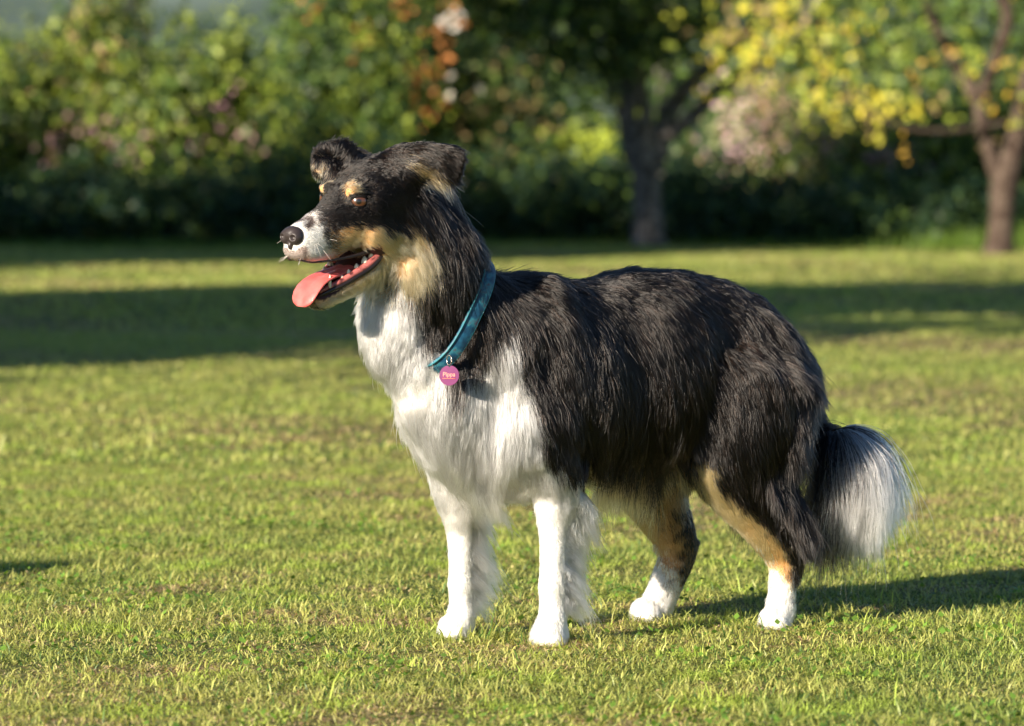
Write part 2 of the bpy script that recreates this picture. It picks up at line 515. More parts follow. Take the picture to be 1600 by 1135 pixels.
me0 = raw_mesh('dog_raw', V, F)
tmp = bpy.data.objects.new('tmp', me0); COL.objects.link(tmp)
md = tmp.modifiers.new('r', 'REMESH'); md.mode = 'VOXEL'; md.voxel_size = .0034; md.adaptivity = 0
ms = tmp.modifiers.new('s', 'SMOOTH'); ms.iterations = 5; ms.factor = .5
dg = bpy.context.evaluated_depsgraph_get()
ev_o = tmp.evaluated_get(dg)
body_me = bpy.data.meshes.new_from_object(ev_o)
bpy.data.objects.remove(tmp)
body_me.name = 'body'
nv = len(body_me.vertices)
BV = np.empty(nv * 3, np.float32); body_me.vertices.foreach_get('co', BV); BV = BV.reshape(-1, 3).astype(float)
print('DOG verts', nv)

def part_of(P):
    best = np.full(len(P), 1e9); idx = np.zeros(len(P), int)
    for i, (nm, a, b_, ra, rb) in enumerate(BONES):
        ab = b_ - a
        t_ = np.clip(((P - a) @ ab) / (ab @ ab), 0, 1)
        d_ = np.linalg.norm(P - (a + t_[:, None] * ab), axis=1) - (ra + (rb - ra) * t_)
        m_ = d_ < best
        best[m_] = d_[m_]; idx[m_] = i
    return np.array([BONES[i][0] for i in idx])

def inpoly(x, y, poly):
    poly = np.array(poly, float); c = np.zeros(len(x), bool)
    j = len(poly) - 1
    for i in range(len(poly)):
        xi, yi = poly[i]; xj, yj = poly[j]
        cond = ((yi > y) != (yj > y)) & (x < (xj - xi) * (y - yi) / (yj - yi + 1e-12) + xi)
        c ^= cond; j = i
    return c

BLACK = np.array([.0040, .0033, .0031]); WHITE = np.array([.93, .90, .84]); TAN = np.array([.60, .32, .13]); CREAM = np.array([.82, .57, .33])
DKBR = np.array([.05, .028, .018])
def headcoord(P):
    D = P - HE
    return D @ HF, D @ HL_, D @ HU

def coat_colour(P, part, jit):
    """pelt colour from the position on the dog; jit = per-root wobble in photo pixels (n,2)"""
    x, y = pix(P); x = x + jit[:, 0]; y = y + jit[:, 1]
    n = len(P)
    c = np.tile(BLACK, (n, 1))
    f, l, u = headcoord(P)
    tor = np.isin(part, ['torso', 'neck'])
    white = inpoly(x, y, [(500, 448), (560, 455), (600, 432), (640, 448), (656, 470), (660, 505), (668, 528), (694, 540), (702, 580), (714, 604), (738, 568), (778, 506), (798, 504), (820, 590), (845, 662), (876, 715), (935, 772), (900, 850), (560, 850), (480, 700)])
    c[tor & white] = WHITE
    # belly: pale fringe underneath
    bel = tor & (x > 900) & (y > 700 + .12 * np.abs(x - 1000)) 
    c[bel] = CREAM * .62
    # legs
    fl = np.isin(part, ['front_leg_near', 'front_leg_far'])
    c[fl] = WHITE
    c[fl & inpoly(x, y, [(800, 590), (830, 660), (850, 700), (880, 738), (912, 752), (945, 790), (990, 700), (960, 560), (800, 500)])] = BLACK
    hn = part == 'hind_leg_near'
    tanl = inpoly(x, y, [(1080, 700), (1112, 712), (1118, 752), (1150, 778), (1190, 812), (1218, 842), (1234, 870), (1240, 930), (1200, 905), (1170, 880), (1100, 800)])
    c[hn & tanl] = TAN * 1.15
    x = x + jit[:, 0] * 1.2; y = y + jit[:, 1] * 1.6
    wl = (y > 886 + (x - 1205) * .9)
    c[hn & wl & (y > 870)] = WHITE
    c[hn & (x > 1242) & (y < 915)] = BLACK * 1.6
    hf = part == 'hind_leg_far'
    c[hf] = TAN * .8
    c[hf & (x > 1079 - .5 * np.abs(y - 862)) & (y > 800) & (y < 915)] = BLACK * 1.6
    c[hf & (y > 872 + (x - 1024) * .75) & (x < 1063)] = WHITE
    c[part == 'paw'] = WHITE
    x = x - jit[:, 0] * 1.2; y = y - jit[:, 1] * 1.6
    # tail
    tl = part == 'tail'
    c[tl & (x > 1307)] = WHITE * .95
    # head
    hd = np.isin(part, ['head', 'jaw'])
    al = np.abs(l)
    near = l > -.002
    # use the photo's near side and mirror it to the far side
    Pm = P.copy()
    far = hd & (l < 0)
    Pm[far] = P[far] - 2 * np.outer(l[far], HL_)
    mx_, my_ = pix(Pm); mx_ = mx_ + jit[:, 0] * .8; my_ = my_ + jit[:, 1] * .8
    blaze = hd & inpoly(mx_, my_, [(430, 330), (462, 340), (492, 318), (499, 340), (506, 362), (511, 380), (520, 394), (514, 412), (430, 420)])
    tanp = hd & inpoly(mx_, my_, [(516, 358), (545, 356), (562, 350), (600, 358), (636, 360), (638, 352), (622, 338), (642, 344), (668, 372), (682, 400), (680, 440), (655, 500), (560, 480), (500, 480), (470, 470), (512, 420), (518, 385)])
    c[tanp] = TAN * 1.25
    light = hd & inpoly(mx_, my_, [(600, 385), (640, 372), (672, 400), (672, 430), (640, 440), (560, 462), (500, 480), (480, 470), (560, 440), (596, 405)])
    c[light] = CREAM * .6 + TAN * .5
    c[hd & inpoly(mx_, my_, [(536, 290), (552, 282), (562, 292), (556, 303), (540, 308), (534, 302)]) & ((l > 0) | (l < -.023))] = TAN * 1.15
    c[blaze] = WHITE
    mixr = hd & inpoly(mx_, my_, [(496, 332), (516, 340), (530, 352), (534, 380), (522, 396), (508, 370)])
    tk = np.sin(P[:, 0] * 2900) + np.sin(P[:, 2] * 3300 + P[:, 1] * 1700)
    c[mixr & (tk > .3)] = np.array([.05, .034, .024])
    c[mixr & (tk < -1.0)] = WHITE * .6
    c[hd & inpoly(mx_, my_, [(474, 342), (488, 338), (492, 350), (482, 358), (474, 354)])] = np.array([.06, .045, .04])
    # grey-brown mix where black meets white on the bridge
    c[hd & (part == 'head') & inpoly(mx_, my_, [(440, 395), (478, 385), (480, 410), (440, 412)])] = np.array([.22, .17, .15])
    # dark lip rim and lids
    c[hd & (np.hypot(mx_ - 563, (my_ - 317) * 1.5) < 21)] = BLACK * .7
    # cheek of the neck, tan behind jaw
    nk = (part == 'neck')
    c[nk & inpoly(x, y, [(590, 345), (640, 342), (668, 368), (684, 400), (674, 428), (645, 442), (600, 432), (560, 455), (540, 450)])] = CREAM * .45 + TAN * .6
    # ears: pale inside
    er = part == 'ear'
    c[er & inpoly(x, y, [(628, 252), (652, 249), (676, 264), (690, 280), (670, 280), (640, 268)])] = TAN * 1.0
    c[er & inpoly(x, y, [(488, 258), (500, 250), (518, 256), (520, 275), (500, 272), (488, 268)])] = CREAM * .75
    return c

MOUTH = [(474, 409), (505, 409), (540, 404), (562, 392), (592, 379), (597, 388), (594, 402), (580, 419), (556, 437), (528, 458), (506, 470), (480, 470)]
def in_mouth(P, part):
    f, l, u = headcoord(P)
    hd = np.isin(part, ['head', 'jaw', 'neck'])
    far = l < 0
    Pm = P.copy(); Pm[far] -= 2 * np.outer(l[far], HL_)
    x, y = pix(Pm)
    m_ = hd & inpoly(x, y, MOUTH)
    # roof and floor faces
    m_ |= hd & (f > -.045) & (f < .045) & (al_up(f, u))
    return m_
def al_up(f, u):
    top = np.interp(f, [-.05, -.03, 0, .03, .06, .1], [-.062, -.067, -.0755, -.082, -.086, -.087])
    bot = np.interp(f, [-.05, -.025, 0, .02, .036, .045], [-.075, -.086, -.103, -.117, -.125, -.131])
    return (u < top) & (u > bot)

vpart = part_of(BV)
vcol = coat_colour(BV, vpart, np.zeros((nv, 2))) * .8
vm = in_mouth(BV, vpart)
vcol[vm] = np.array([.045, .012, .012])
a = body_me.attributes.new('col', 'FLOAT_COLOR', 'POINT')
cc = np.ones((nv, 4), np.float32); cc[:, :3] = vcol
a.data.foreach_set('color', cc.ravel())
body_me.shade_smooth()
dog = empty('dog', (float(at(930, 980, 5.98)[0]), 5.98, 0))
tag(dog, 'black, white and tan shaggy sheepdog standing on the lawn, mouth open, tongue out', 'dog')
skin_mat = attr_mat('dog_skin', .55, .35)
body = link_mesh('body', body_me, skin_mat, dog)

bm_verts = [tuple(v) for v in BV]
bm_polys = [tuple(p.vertices) for p in body_me.polygons]
bvh = BVHTree.FromPolygons(bm_verts, bm_polys)

# ------------------------------------------------------------------ fur
body_me.calc_loop_triangles()
nt_ = len(body_me.loop_triangles)
TI = np.empty(nt_ * 3, np.int32); body_me.loop_triangles.foreach_get('vertices', TI); TI = TI.reshape(-1, 3)
A_, B_, C_ = BV[TI[:, 0]], BV[TI[:, 1]], BV[TI[:, 2]]
TN = np.cross(B_ - A_, C_ - A_); TAr = np.linalg.norm(TN, axis=1) / 2; TN /= (2 * TAr[:, None] + 1e-15)
VN = np.empty(nv * 3, np.float32); body_me.vertices.foreach_get('normal', VN) if False else None
VN = np.array([v.normal[:] for v in body_me.vertices])
TC = (A_ + B_ + C_) / 3
tpart = part_of(TC)
tx, ty = pix(TC)

# flow controls: column, row, dx, dy (photo directions), length m, lift
FLOW = {
 'torso': [
 (600, 480, -.15, 1, .030, .50), (560, 540, .0, 1, .034, .45), (620, 600, .12, 1, .040, .40), (600, 560, .05, 1, .036, .5), (640, 700, .35, .95, .045, .35),
 (700, 740, .40, .95, .065, .30), (750, 750, .15, 1, .080, .25), (780, 700, .12, 1, .060, .18), (850, 720, .1, 1, .045, .15), (760, 520, .08, 1, .055, .22), (720, 600, -.05, 1, .055, .2),
 (690, 640, .15, 1, .045, .2), (790, 600, .2, 1, .04, .15),
 (640, 340, .7, .75, .040, .4), (690, 330, .50, .85, .055, .5), (715, 340, .50, .88, .050, .55), (740, 400, .5, .85, .038, .35), (700, 420, .35, .95, .052, .35), (660, 440, .15, 1, .048, .35), (690, 500, .1, 1, .052, .3), (650, 380, .45, .9, .036, .4),
 (780, 420, .9, .45, .035, .35), (820, 440, .8, .6, .038, .22), (840, 540, .25, .97, .05, .15), (850, 650, .45, .9, .045, .12), (900, 720, .4, .9, .045, .15),
 (900, 440, 1, .12, .030, .22), (920, 520, .45, .9, .042, .14), (950, 620, .15, 1, .050, .14), (960, 700, .0, 1, .060, .2),
 (1000, 440, 1, .1, .026, .2), (1010, 520, .55, .8, .038, .14), (1030, 620, .2, 1, .046, .14), (1040, 700, .1, 1, .072, .2), (1090, 700, .1, 1, .07, .2),
 (1080, 445, 1, .25, .028, .22), (1110, 530, .65, .75, .038, .16), (1130, 640, .35, .93, .045, .16),
 (1160, 465, .9, .5, .032, .28), (1190, 540, .6, .8, .042, .25), (1180, 640, .35, .93, .05, .22), (1240, 560, .7, .7, .055, .6), (1240, 650, .5, .87, .07, .6)],
 'head': [
 (460, 360, .9, .15, .0028, .12), (500, 335, .9, .0, .0035, .10), (505, 395, .8, .5, .005, .15), (530, 375, .9, .35, .006, .12), (535, 310, .75, -.6, .005, .10),
 (560, 280, .75, -.6, .007, .12), (590, 250, .8, -.45, .010, .18), (600, 300, .97, .15, .011, .12), (560, 340, .95, .3, .007, .10), (600, 345, .9, .4, .011, .15),
 (620, 390, .8, .6, .022, .3), (640, 350, .7, .7, .022, .25), (650, 420, .5, .85, .032, .4), (650, 300, .7, .7, .030, .4), (670, 280, .6, .8, .040, .5), (630, 250, .9, -.1, .016, .3)],
 'jaw': [(510, 470, .8, .4, .008, .25), (550, 455, .7, .6, .015, .35), (600, 430, .4, .9, .026, .4), (640, 430, .4, .9, .03, .4)],
 'ear': [(640, 230, .9, -.25, .019, .25), (620, 250, .9, .2, .014, .12), (700, 235, .9, .2, .018, .22), (715, 270, .7, .7, .010, .15), (650, 262, .8, .55, .026, .4), (680, 275, .75, .65, .030, .4),
         (500, 230, -.3, -.8, .010, .4), (530, 225, .4, -.9, .020, .6), (488, 262, -.5, .7, .008, .35), (510, 262, -.3, .8, .012, .4), (555, 250, .5, -.6, .010, .3)],
 'front_leg_near': [(820, 650, .35, .95, .040, .12), (870, 730, .3, .95, .026, .12), (850, 780, .05, 1, .011, .08), (864, 850, .02, 1, .007, .06), (864, 900, 0, 1, .006, .06), (864, 970, 0, 1, .008, .15)],
 'front_leg_far': [(700, 650, .1, 1, .035, .2), (700, 760, .1, 1, .016, .1), (722, 800, .05, 1, .010, .08), (722, 850, .02, 1, .006, .06), (722, 900, 0, 1, .006, .06), (722, 970, 0, 1, .008, .15)],
 'hind_leg_near': [(1130, 600, .5, .85, .045, .15), (1180, 600, .5, .85, .048, .2), (1120, 680, .35, .93, .040, .15), (1180, 700, .35, .93, .055, .2), (1230, 740, .3, .95, .07, .4), (1130, 740, .45, .9, .025, .12), (1180, 790, .5, .87, .030, .15), (1170, 800, .5, .85, .012, .12),
                   (1210, 830, .3, .95, .014, .15), (1225, 900, .0, 1, .007, .1), (1220, 950, -.1, 1, .007, .12)],
 'hind_leg_far': [(1050, 650, .1, 1, .06, .2), (1000, 740, .35, .93, .03, .15), (1040, 800, .35, .93, .012, .12), (1070, 860, .2, 1, .009, .12), (1040, 920, -.2, 1, .007, .1), (1015, 960, -.3, 1, .007, .12)],
 'paw': [(866, 985, -.1, 1, .010, .12), (1220, 970, -.1, 1, .010, .12)],
 'tail': [(1225, 580, .7, .75, .055, .5), (1250, 640, .3, .95, .095, .4), (1275, 690, .0, 1, .155, .15), (1300, 688, .08, 1, .150, .18), (1320, 694, .38, .95, .142, .25), (1336, 715, .50, .9, .122, .28), (1343, 740, .42, .95, .105, .28), (1346, 752, .25, 1, .11, .3)],
}
FLOW['neck'] = FLOW['torso']
def flow(P, part):
    x, y = pix(P)
    out = np.zeros((len(P), 4))
    for nm in set(part.tolist()):
        m_ = part == nm
        G = np.array(FLOW[nm], float)
        d2 = (x[m_][:, None] - G[None, :, 0]) ** 2 + (y[m_][:, None] - G[None, :, 1]) ** 2
        w_ = 1 / (d2 + 180.0) ** 1.6
        w_ /= w_.sum(1)[:, None]
        out[m_] = w_ @ G[:, 2:6]
    return out

dens = np.ones(nt_)
dens[np.isin(tpart, ['head', 'jaw'])] = 3.4
dens[tpart == 'ear'] = 4.5
dens[np.isin(tpart, ['front_leg_near', 'front_leg_far', 'hind_leg_near', 'hind_leg_far', 'paw'])] = 1.8
dens[tpart == 'tail'] = 5.0
dens[TN[:, 1] > .35] *= .45           # side turned away
tm = in_mouth(TC, tpart)
dens[tm] = 0
nose_c = H(.085, 0, -.050)
dens[np.linalg.norm(TC - nose_c, axis=1) < .017] = 0
eye_near = None
def place_eye(px, py):
    d_ = nrm(at(px, py, 1) - np.array([0, 0, CAM_H]))
    hit = bvh.ray_cast(Vector((0, 0, CAM_H)), Vector(d_))
    return np.array(hit[0])
e0 = place_eye(563, 316)
e1 = e0 - 2 * ((e0 - HE) @ HL_) * HL_
e1 = np.array(bvh.find_nearest(Vector(e1))[0])
EYES = [e0, e1]
for e in EYES:
    dens[np.linalg.norm(TC - e, axis=1) < .0085] = 0

def sample(n):
    p_ = TAr * dens; p_ = p_ / p_.sum()
    ti = rng.choice(nt_, n, p=p_)
    r1_ = np.sqrt(rng.random(n)); r2_ = rng.random(n)
    wa, wb, wc = (1 - r1_)[:, None], (r1_ * (1 - r2_))[:, None], (r1_ * r2_)[:, None]
    P = A_[ti] * wa + B_[ti] * wb + C_[ti] * wc
    N = VN[TI[ti, 0]] * wa + VN[TI[ti, 1]] * wb + VN[TI[ti, 2]] * wc
    N /= np.linalg.norm(N, axis=1)[:, None] + 1e-9
    return P, N

# collar plane is used to part the coat
COL_C = at(684, 489, yc(700) - .002)
COL_B = LFT                                             # towards the camera
COL_A = nrm(at(640, 576, yc(650)) - at(722, 402, yc(735)))  # down the throat
COL_N = nrm(np.cross(COL_A, COL_B))                     # along the neck
if COL_N @ FWD < 0: COL_N = -COL_N
NPT = 9
def guides(P, N, part):
    fl = flow(P, part)
    n = len(P)
    out = np.zeros((n, NPT, 3))
    D = np.column_stack([fl[:, 0], np.zeros(n), -fl[:, 1]])
    # small wandering of the flow
    w1 = wavy(P, 9, 31); w2 = wavy(P, 9, 32); w3 = wavy(P, 22, 33)
    D[:, 0] += .16 * w1 + .08 * w3; D[:, 2] += .08 * w2; D[:, 1] += .12 * w2
    Ln = fl[:, 2] * (1 + .18 * wavy(P, 14, 34)) * (.75 + .5 * rng.random(n))
    lift = fl[:, 3].copy()
    hug = np.full(n, .45); grav = np.full(n, .10)
    hug[part == 'tail'] = .06; grav[part == 'tail'] = .20
    x, y = pix(P)
    f_, l_, u_ = headcoord(P)
    fold = np.clip(1 + 1.1 * wavy(P * np.array([1, 1, .35]), 9, 41), .15, 2.6)
    fold2 = np.clip(wavy(P * np.array([1, 1, .3]), 15, 42), 0, 1.5)
    # feathering behind the front legs
    for nm in ('front_leg_near', 'front_leg_far'):
        m_ = (part == nm) & (N @ FWD < -.45) & (y > 765) & (y < 955)
        fz = np.interp(y, [765, 790, 900, 945, 955], [.035, .065, .070, .04, .01])
        Ln[m_] = fz[m_] * np.where(rng.random(m_.sum()) < .5, .35, .7 + .6 * rng.random(m_.sum())); D[m_] = np.array([.88, .40, -.50]); lift[m_] = .85; hug[m_] = .03; grav[m_] = .10
    # trousers at the back of the thighs
    m_ = (part == 'hind_leg_near') & (N @ FWD < -.2) & (y < 850)
    Ln[m_] = np.interp(y[m_], [600, 800, 850], [.05, .080, .04]) * (.6 + .6 * rng.random(m_.sum())); lift[m_] = .7; hug[m_] = .05
    m_ = (part == 'torso') & (y > 690) & (x > 930)
    hug[m_] = .10; Ln[m_] *= 1.15 + .5 * wavy(P[m_], 16, 77)
    # hock tufts
    m_ = (part == 'hind_leg_near') & (x > 1238) & (y > 850) & (y < 900)
    Ln[m_] = .022; lift[m_] = .5
    # outer tail plume falls over from the bone's top side
    d2c = np.abs((P - COL_C) @ COL_N)
    nk = np.isin(part, ['neck', 'torso'])
    sd = (P - COL_C) @ COL_N
    fr = nk & (sd > 0) & (sd < .07) & (l_col(P) > -.03)
    Ln[fr] = np.minimum(Ln[fr], .012 + sd[fr] * .85)
    m_ = nk & (np.abs(sd) < .012)
    Ln[m_] = np.minimum(Ln[m_], .010)
    for i in range(n):
        p = P[i].copy(); nn = N[i]; st = Ln[i] / (NPT - 1)
        out[i, 0] = p - nn * .0015
        d0 = D[i]; lf = lift[i]; L_tot = Ln[i]
        long_ = min(1.0, max(0.0, (L_tot - .02) / .04))
        d = d0 - nn * (d0 @ nn); d = nrm(d) + nn * (lf + .25)
        d = nrm(d)
        for k in range(1, NPT):
            p = p + d * st
            loc, nr, idx, dist = bvh.find_nearest(Vector(p))
            nr = np.array(nr); loc = np.array(loc)
            sdist = (p - loc) @ nr
            want = .0012 + lf * L_tot * .30 * fold[i] * (k / (NPT - 1)) ** .8 + fold2[i] * L_tot * .12 * math.sin(math.pi * k / (NPT - 1))
            if sdist < want:
                p = loc + nr * want
            out[i, k] = p
            tdir = d0 - nr * (d0 @ nr)
            near_ = 1.0 if sdist < .03 else .3
            g = np.array([0, 0, -1.0])
            d = nrm(d * (1 - hug[i]) + nrm(tdir) * hug[i] * near_ + g * (grav[i] + .16 * long_) + nr * lf * .16 * (1 - k / NPT))
    return out, Ln
def l_col(P):
    return (P - COL_C) @ COL_B

NG = 17000; NH = 450000
GP, GN = sample(NG)
gpart = part_of(GP)
GC, GL = guides(GP, GN, gpart)
GREL = GC - GC[:, :1]
kd = KDTree(NG)
for i in range(NG):
    kd.insert(Vector(GP[i] + GN[i] * .02), i)
kd.balance()
HP, HN = sample(NH)
nn3 = np.zeros((NH, 3), int); dd3 = np.zeros((NH, 3))
Q = HP + HN * .02
for i in range(NH):
    r_ = kd.find_n(Q[i], 3)
    for k in range(3):
        nn3[i, k] = r_[k][1]; dd3[i, k] = r_[k][2]
w3 = 1 / (dd3 + .0015); w3 /= w3.sum(1)[:, None]
rel = np.einsum('nk,nkpj->npj', w3, GREL[nn3])
hlen = np.einsum('nk,nk->n', w3, GL[nn3])
tt = np.linspace(0, 1, NPT)
scl = .62 + .5 * rng.random(NH)
fly = rng.random(NH) < .02
scl[fly] *= 1.25
POS = (HP - HN * .0015)[:, None, :] + rel * scl[:, None, None]
# clumping towards the nearest guide's tip
tgt = GC[nn3[:, 0]]
cl = np.clip(.98 - .25 * rng.random(NH), 0, 1) * np.clip((hlen - .006) / .02, 0, 1) * (.55 + .45 * np.clip(wavy(HP, 18, 51), -1, 1)) * np.where(np.isin(part_of(HP), ['head', 'ear', 'jaw']), .4, 1)
cl[fly] = 0
_hw = coat_colour(HP, part_of(HP), np.zeros((NH, 2))).mean(1) > .4
cl[_hw] *= .72
POS += (tgt - POS) * (cl[:, None] * (tt[None] ** 1.5))[:, :, None] * .85
# curl and frizz
ph = rng.random(NH) * 6.28
fr = rng.normal(size=(NH, 3)); 
amp = hlen * (.05 + .05 * rng.random(NH)); amp[fly] *= 2.0
POS += (fr[:, None, :] * amp[:, None, None]) * (tt[None, :, None] ** 1.3) * .8
gph = GP[nn3[:, 0]] @ np.array([190., 260., 150.])
wv_ = np.sin(tt[None] * 7 + gph[:, None]) * (hlen * .035)[:, None] * tt[None]
POS[:, :, 0] += wv_; POS[:, :, 1] += wv_ * .6
hpart = part_of(HP)
jit = np.column_stack([wavy(HP, 30, 61), wavy(HP, 30, 62)]) * 4 + rng.normal(size=(NH, 2)) * 5.0
HC = coat_colour(HP, hpart, jit)
lum = HC.mean(1)
HC = HC * (1 + (.28 * rng.normal(size=NH) * (lum < .1) + .07 * rng.normal(size=NH) * (lum >= .1))[:, None]).clip(.4, 2)
# reddish brown sun-bleached hairs in the black coat
rb = (lum < .05) & (rng.random(NH) < .22)
HC[rb] = np.array([.024, .014, .010]) * (.6 + .8 * rng.random((rb.sum(), 1)))
HC = HC.clip(0, .95)
hr = np.where(np.isin(hpart, ['head', 'jaw', 'paw']), .00025, .00030) * (.7 + .6 * rng.random(NH))
cd = bpy.data.hair_curves.new('coat')
cd.add_curves([NPT] * NH)
cd.position_data.foreach_set('vector', POS.astype(np.float32).ravel())
ra = cd.attributes.new('radius', 'FLOAT', 'POINT')
tap = np.array([1, 1, 1, .97, .92, .85, .72, .5, .2])
ra.data.foreach_set('value', (hr[:, None] * tap[None]).astype(np.float32).ravel())
ca = cd.attributes.new('col', 'FLOAT_COLOR', 'CURVE')
c4 = np.ones((NH, 4), np.float32); c4[:, :3] = HC
ca.data.foreach_set('color', c4.ravel())
cd.set_types(type='CATMULL_ROM') if hasattr(cd, 'set_types') else None
fm = bpy.data.materials.new('fur'); fm.use_nodes = True
t = fm.node_tree; t.nodes.clear()
o_ = t.nodes.new('ShaderNodeOutputMaterial'); hb = t.nodes.new('ShaderNodeBsdfHairPrincipled')
at_ = t.nodes.new('ShaderNodeAttribute'); at_.attribute_name = 'col'
hb.parametrization = 'COLOR'
hb.inputs['Roughness'].default_value = .24
hb.inputs['Radial Roughness'].default_value = .55
hb.inputs['Random Roughness'].default_value = .2
hb.inputs['IOR'].default_value = 1.42
t.links.new(at_.outputs['Color'], hb.inputs['Color'])
t.links.new(hb.outputs[0], o_.inputs['Surface'])
coat = bpy.data.objects.new('coat', cd)
COL.objects.link(coat); cd.materials.append(fm)
coat.parent = dog; coat.matrix_parent_inverse = parent_inv(dog)

# ------------------------------------------------------------------ eyes, nose, mouth
eye_mat, t, b = mat('eye')
tc = t.nodes.new('ShaderNodeTexCoord')
vl = t.nodes.new('ShaderNodeVectorMath'); vl.operation = 'LENGTH'
sep = t.nodes.new('ShaderNodeSeparateXYZ'); cmb = t.nodes.new('ShaderNodeCombineXYZ')
t.links.new(tc.outputs['Object'], sep.inputs[0]); t.links.new(sep.outputs[0], cmb.inputs[0]); t.links.new(sep.outputs[1], cmb.inputs[1])
t.links.new(cmb.outputs[0], vl.inputs[0])
rp = t.nodes.new('ShaderNodeValToRGB')
mp = t.nodes.new('ShaderNodeMath'); mp.operation = 'MULTIPLY'; mp.inputs[1].default_value = 1 / .0150
t.links.new(vl.outputs['Value'], mp.inputs[0]); t.links.new(mp.outputs[0], rp.inputs['Fac'])
E_ = rp.color_ramp.elements
E_[0].position = .20; E_[0].color = (.004, .003, .003, 1)
E_[1].position = .26; E_[1].color = (.045, .018, .009, 1)
e = E_.new(.60); e.color = (.11, .042, .018, 1)
e = E_.new(.66); e.color = (.012, .012, .006, 1)
e = E_.new(.72); e.color = (.03, .02, .017, 1)
t.links.new(rp.outputs[0], b.inputs['Base Color'])
b.inputs['Roughness'].default_value = .25; b.inputs['Coat Weight'].default_value = 1.0; b.inputs['Coat Roughness'].default_value = .03
GAZE = nrm([-.80, -.60, .06])
lid_mat = simple('eyelid', (.005, .004, .004), .8, .1)
for e, out_l in zip(EYES, (1, -1)):
    V = []; F = []
    r = .0136
    ellipsoid(V, F, np.zeros(3), UP * r, np.array([r, 0, 0]), np.array([0, r, 0]), 24, 17)
    eo = link_mesh('eye', raw_mesh('eye', V, F), eye_mat)
    g = nrm(GAZE + HL_ * .95 * out_l + (np.array([.15, -.35, 0]) if out_l > 0 else 0))
    q = Vector(g).to_track_quat('Z', 'Y')
    pos = e + nrm(HL_ * out_l * .8 + HF * .5) * -.0086
    eo.parent = dog; eo.matrix_parent_inverse = parent_inv(dog)
    eo.location = pos; eo.rotation_euler = q.to_euler()
    # lids: two curved shells with an almond opening between them
    outd = nrm(HL_ * out_l * .75 + HF * .62)
    ax = nrm(np.cross(HU, outd)) ; vy = nrm(np.cross(outd, ax))
    if vy @ HU < 0: vy = -vy
    fr_ = 1 if ax @ HF > 0 else -1
    V = []; F = []
    for sgn, op in ((1, 25), (-1, 19)):
        nb = len(V); na, ne = 21, 7
        for a_i in range(na):
            ph_ = R(-82 + 164 * a_i / (na - 1))
            e0_ = R(op) * max(0.0, math.cos(ph_ * 1.30)) + R(2) - sgn * R(5) * math.sin(ph_) * fr_
            for e_i in range(ne):
                el = e0_ + (R(88) - e0_) * e_i / (ne - 1)
                rr_ = r * (1.07 if e_i else 1.03) + (.0006 if e_i == 1 else 0)
                V.append(pos + (outd * math.cos(ph_) * math.cos(el) + ax * math.sin(ph_) * math.cos(el) + vy * sgn * math.sin(el)) * rr_)
        for a_i in range(na - 1):
            for e_i in range(ne - 1):
                q0 = nb + a_i * ne + e_i
                F.append((q0, q0 + 1, q0 + ne + 1, q0 + ne))
    link_mesh('eyelid', raw_mesh('eyelid', V, F), lid_mat, dog)

# nose leather
V = []; F = []
ellipsoid(V, F, H(.085, 0, -.045), HF * .0130, HL_ * .0165, HU * .0110, 18, 11)
for s_ in (-1, 1):
    ellipsoid(V, F, H(.0865, .0085 * s_, -.049), HF * .0120, HL_ * .0095, HU * .0110, 14, 9)
ellipsoid(V, F, H(.088, 0, -.060), HF * .006, HL_ * .004, HU * .0065, 12, 9)
mo = raw_mesh('n', V, F); tmp = bpy.data.objects.new('tmp', mo); COL.objects.link(tmp)
md = tmp.modifiers.new('r', 'REMESH'); md.mode = 'VOXEL'; md.voxel_size = .0012
ms = tmp.modifiers.new('s', 'SMOOTH'); ms.iterations = 4
dg = bpy.context.evaluated_depsgraph_get()
nose_me = bpy.data.meshes.new_from_object(tmp.evaluated_get(dg)); bpy.data.objects.remove(tmp)
# press the nostrils in
for v in nose_me.vertices:
    p = np.array(v.co)
    for s_ in (-1, 1):
        c = H(.096, .0100 * s_, -.049)
        D_ = p - c
        q = math.sqrt((D_ @ HF) ** 2 * .4 + (D_ @ HL_) ** 2 * 1.2 + (D_ @ HU) ** 2 * 1.6) / .0052
        if q < 1:
            p = p - HF * .006 * (1 - q * q)
    v.co = p
nose_me.shade_smooth()
link_mesh('nose', nose_me, simple('nose_leather', (.030, .023, .023), .42, .5, bump=(900, .35, .0006)), dog)

# tongue
V = []; F = []
TG = [(-.045, -.080, .016, .006), (-.02, -.090, .0185, .006), (.005, -.097, .0205, .0055), (.025, -.102, .0215, .005), (.042, -.109, .0225, .0045), (.054, -.119, .0232, .004), (.061, -.130, .0215, .0038), (.0635, -.138, .0165, .0035), (.0642, -.1425, .0085, .003)]
P = catmull(TG, 4)
T = np.gradient(P[:, :2], axis=0); T /= np.linalg.norm(T, axis=1)[:, None]
C = []; U = []; W = []
for (f, u, a_, b_), (tf, tu) in zip(P, T):
    C.append(H(f, .001, u)); U.append(HL_ * a_); W.append((HF * -tu + HU * tf) * b_)
loft(V, F, C, U, W, 24)
for k_ in range(len(C)):
    gd = math.sin(math.pi * min(1, k_ / (len(C) - 1))) ** .5
    for j_ in range(24):
        t_a = 2 * math.pi * j_ / 24
        if math.sin(t_a) > 0:
            V[k_ * 24 + j_] = V[k_ * 24 + j_] - nrm(W[k_]) * (.0022 * gd * math.exp(-(math.cos(t_a) / .28) ** 2)) + nrm(W[k_]) * .0008 * math.sin(k_ * 2.1 + j_ * 1.7) * gd * .4
link_mesh('tongue', raw_mesh('tongue', V, F), simple('tongue', (.50, .085, .08), .45, .5, noise=(60, (.58, .13, .12), .4, .65), bump=(700, .5, .0008), sss=.25, coat=.15), dog)

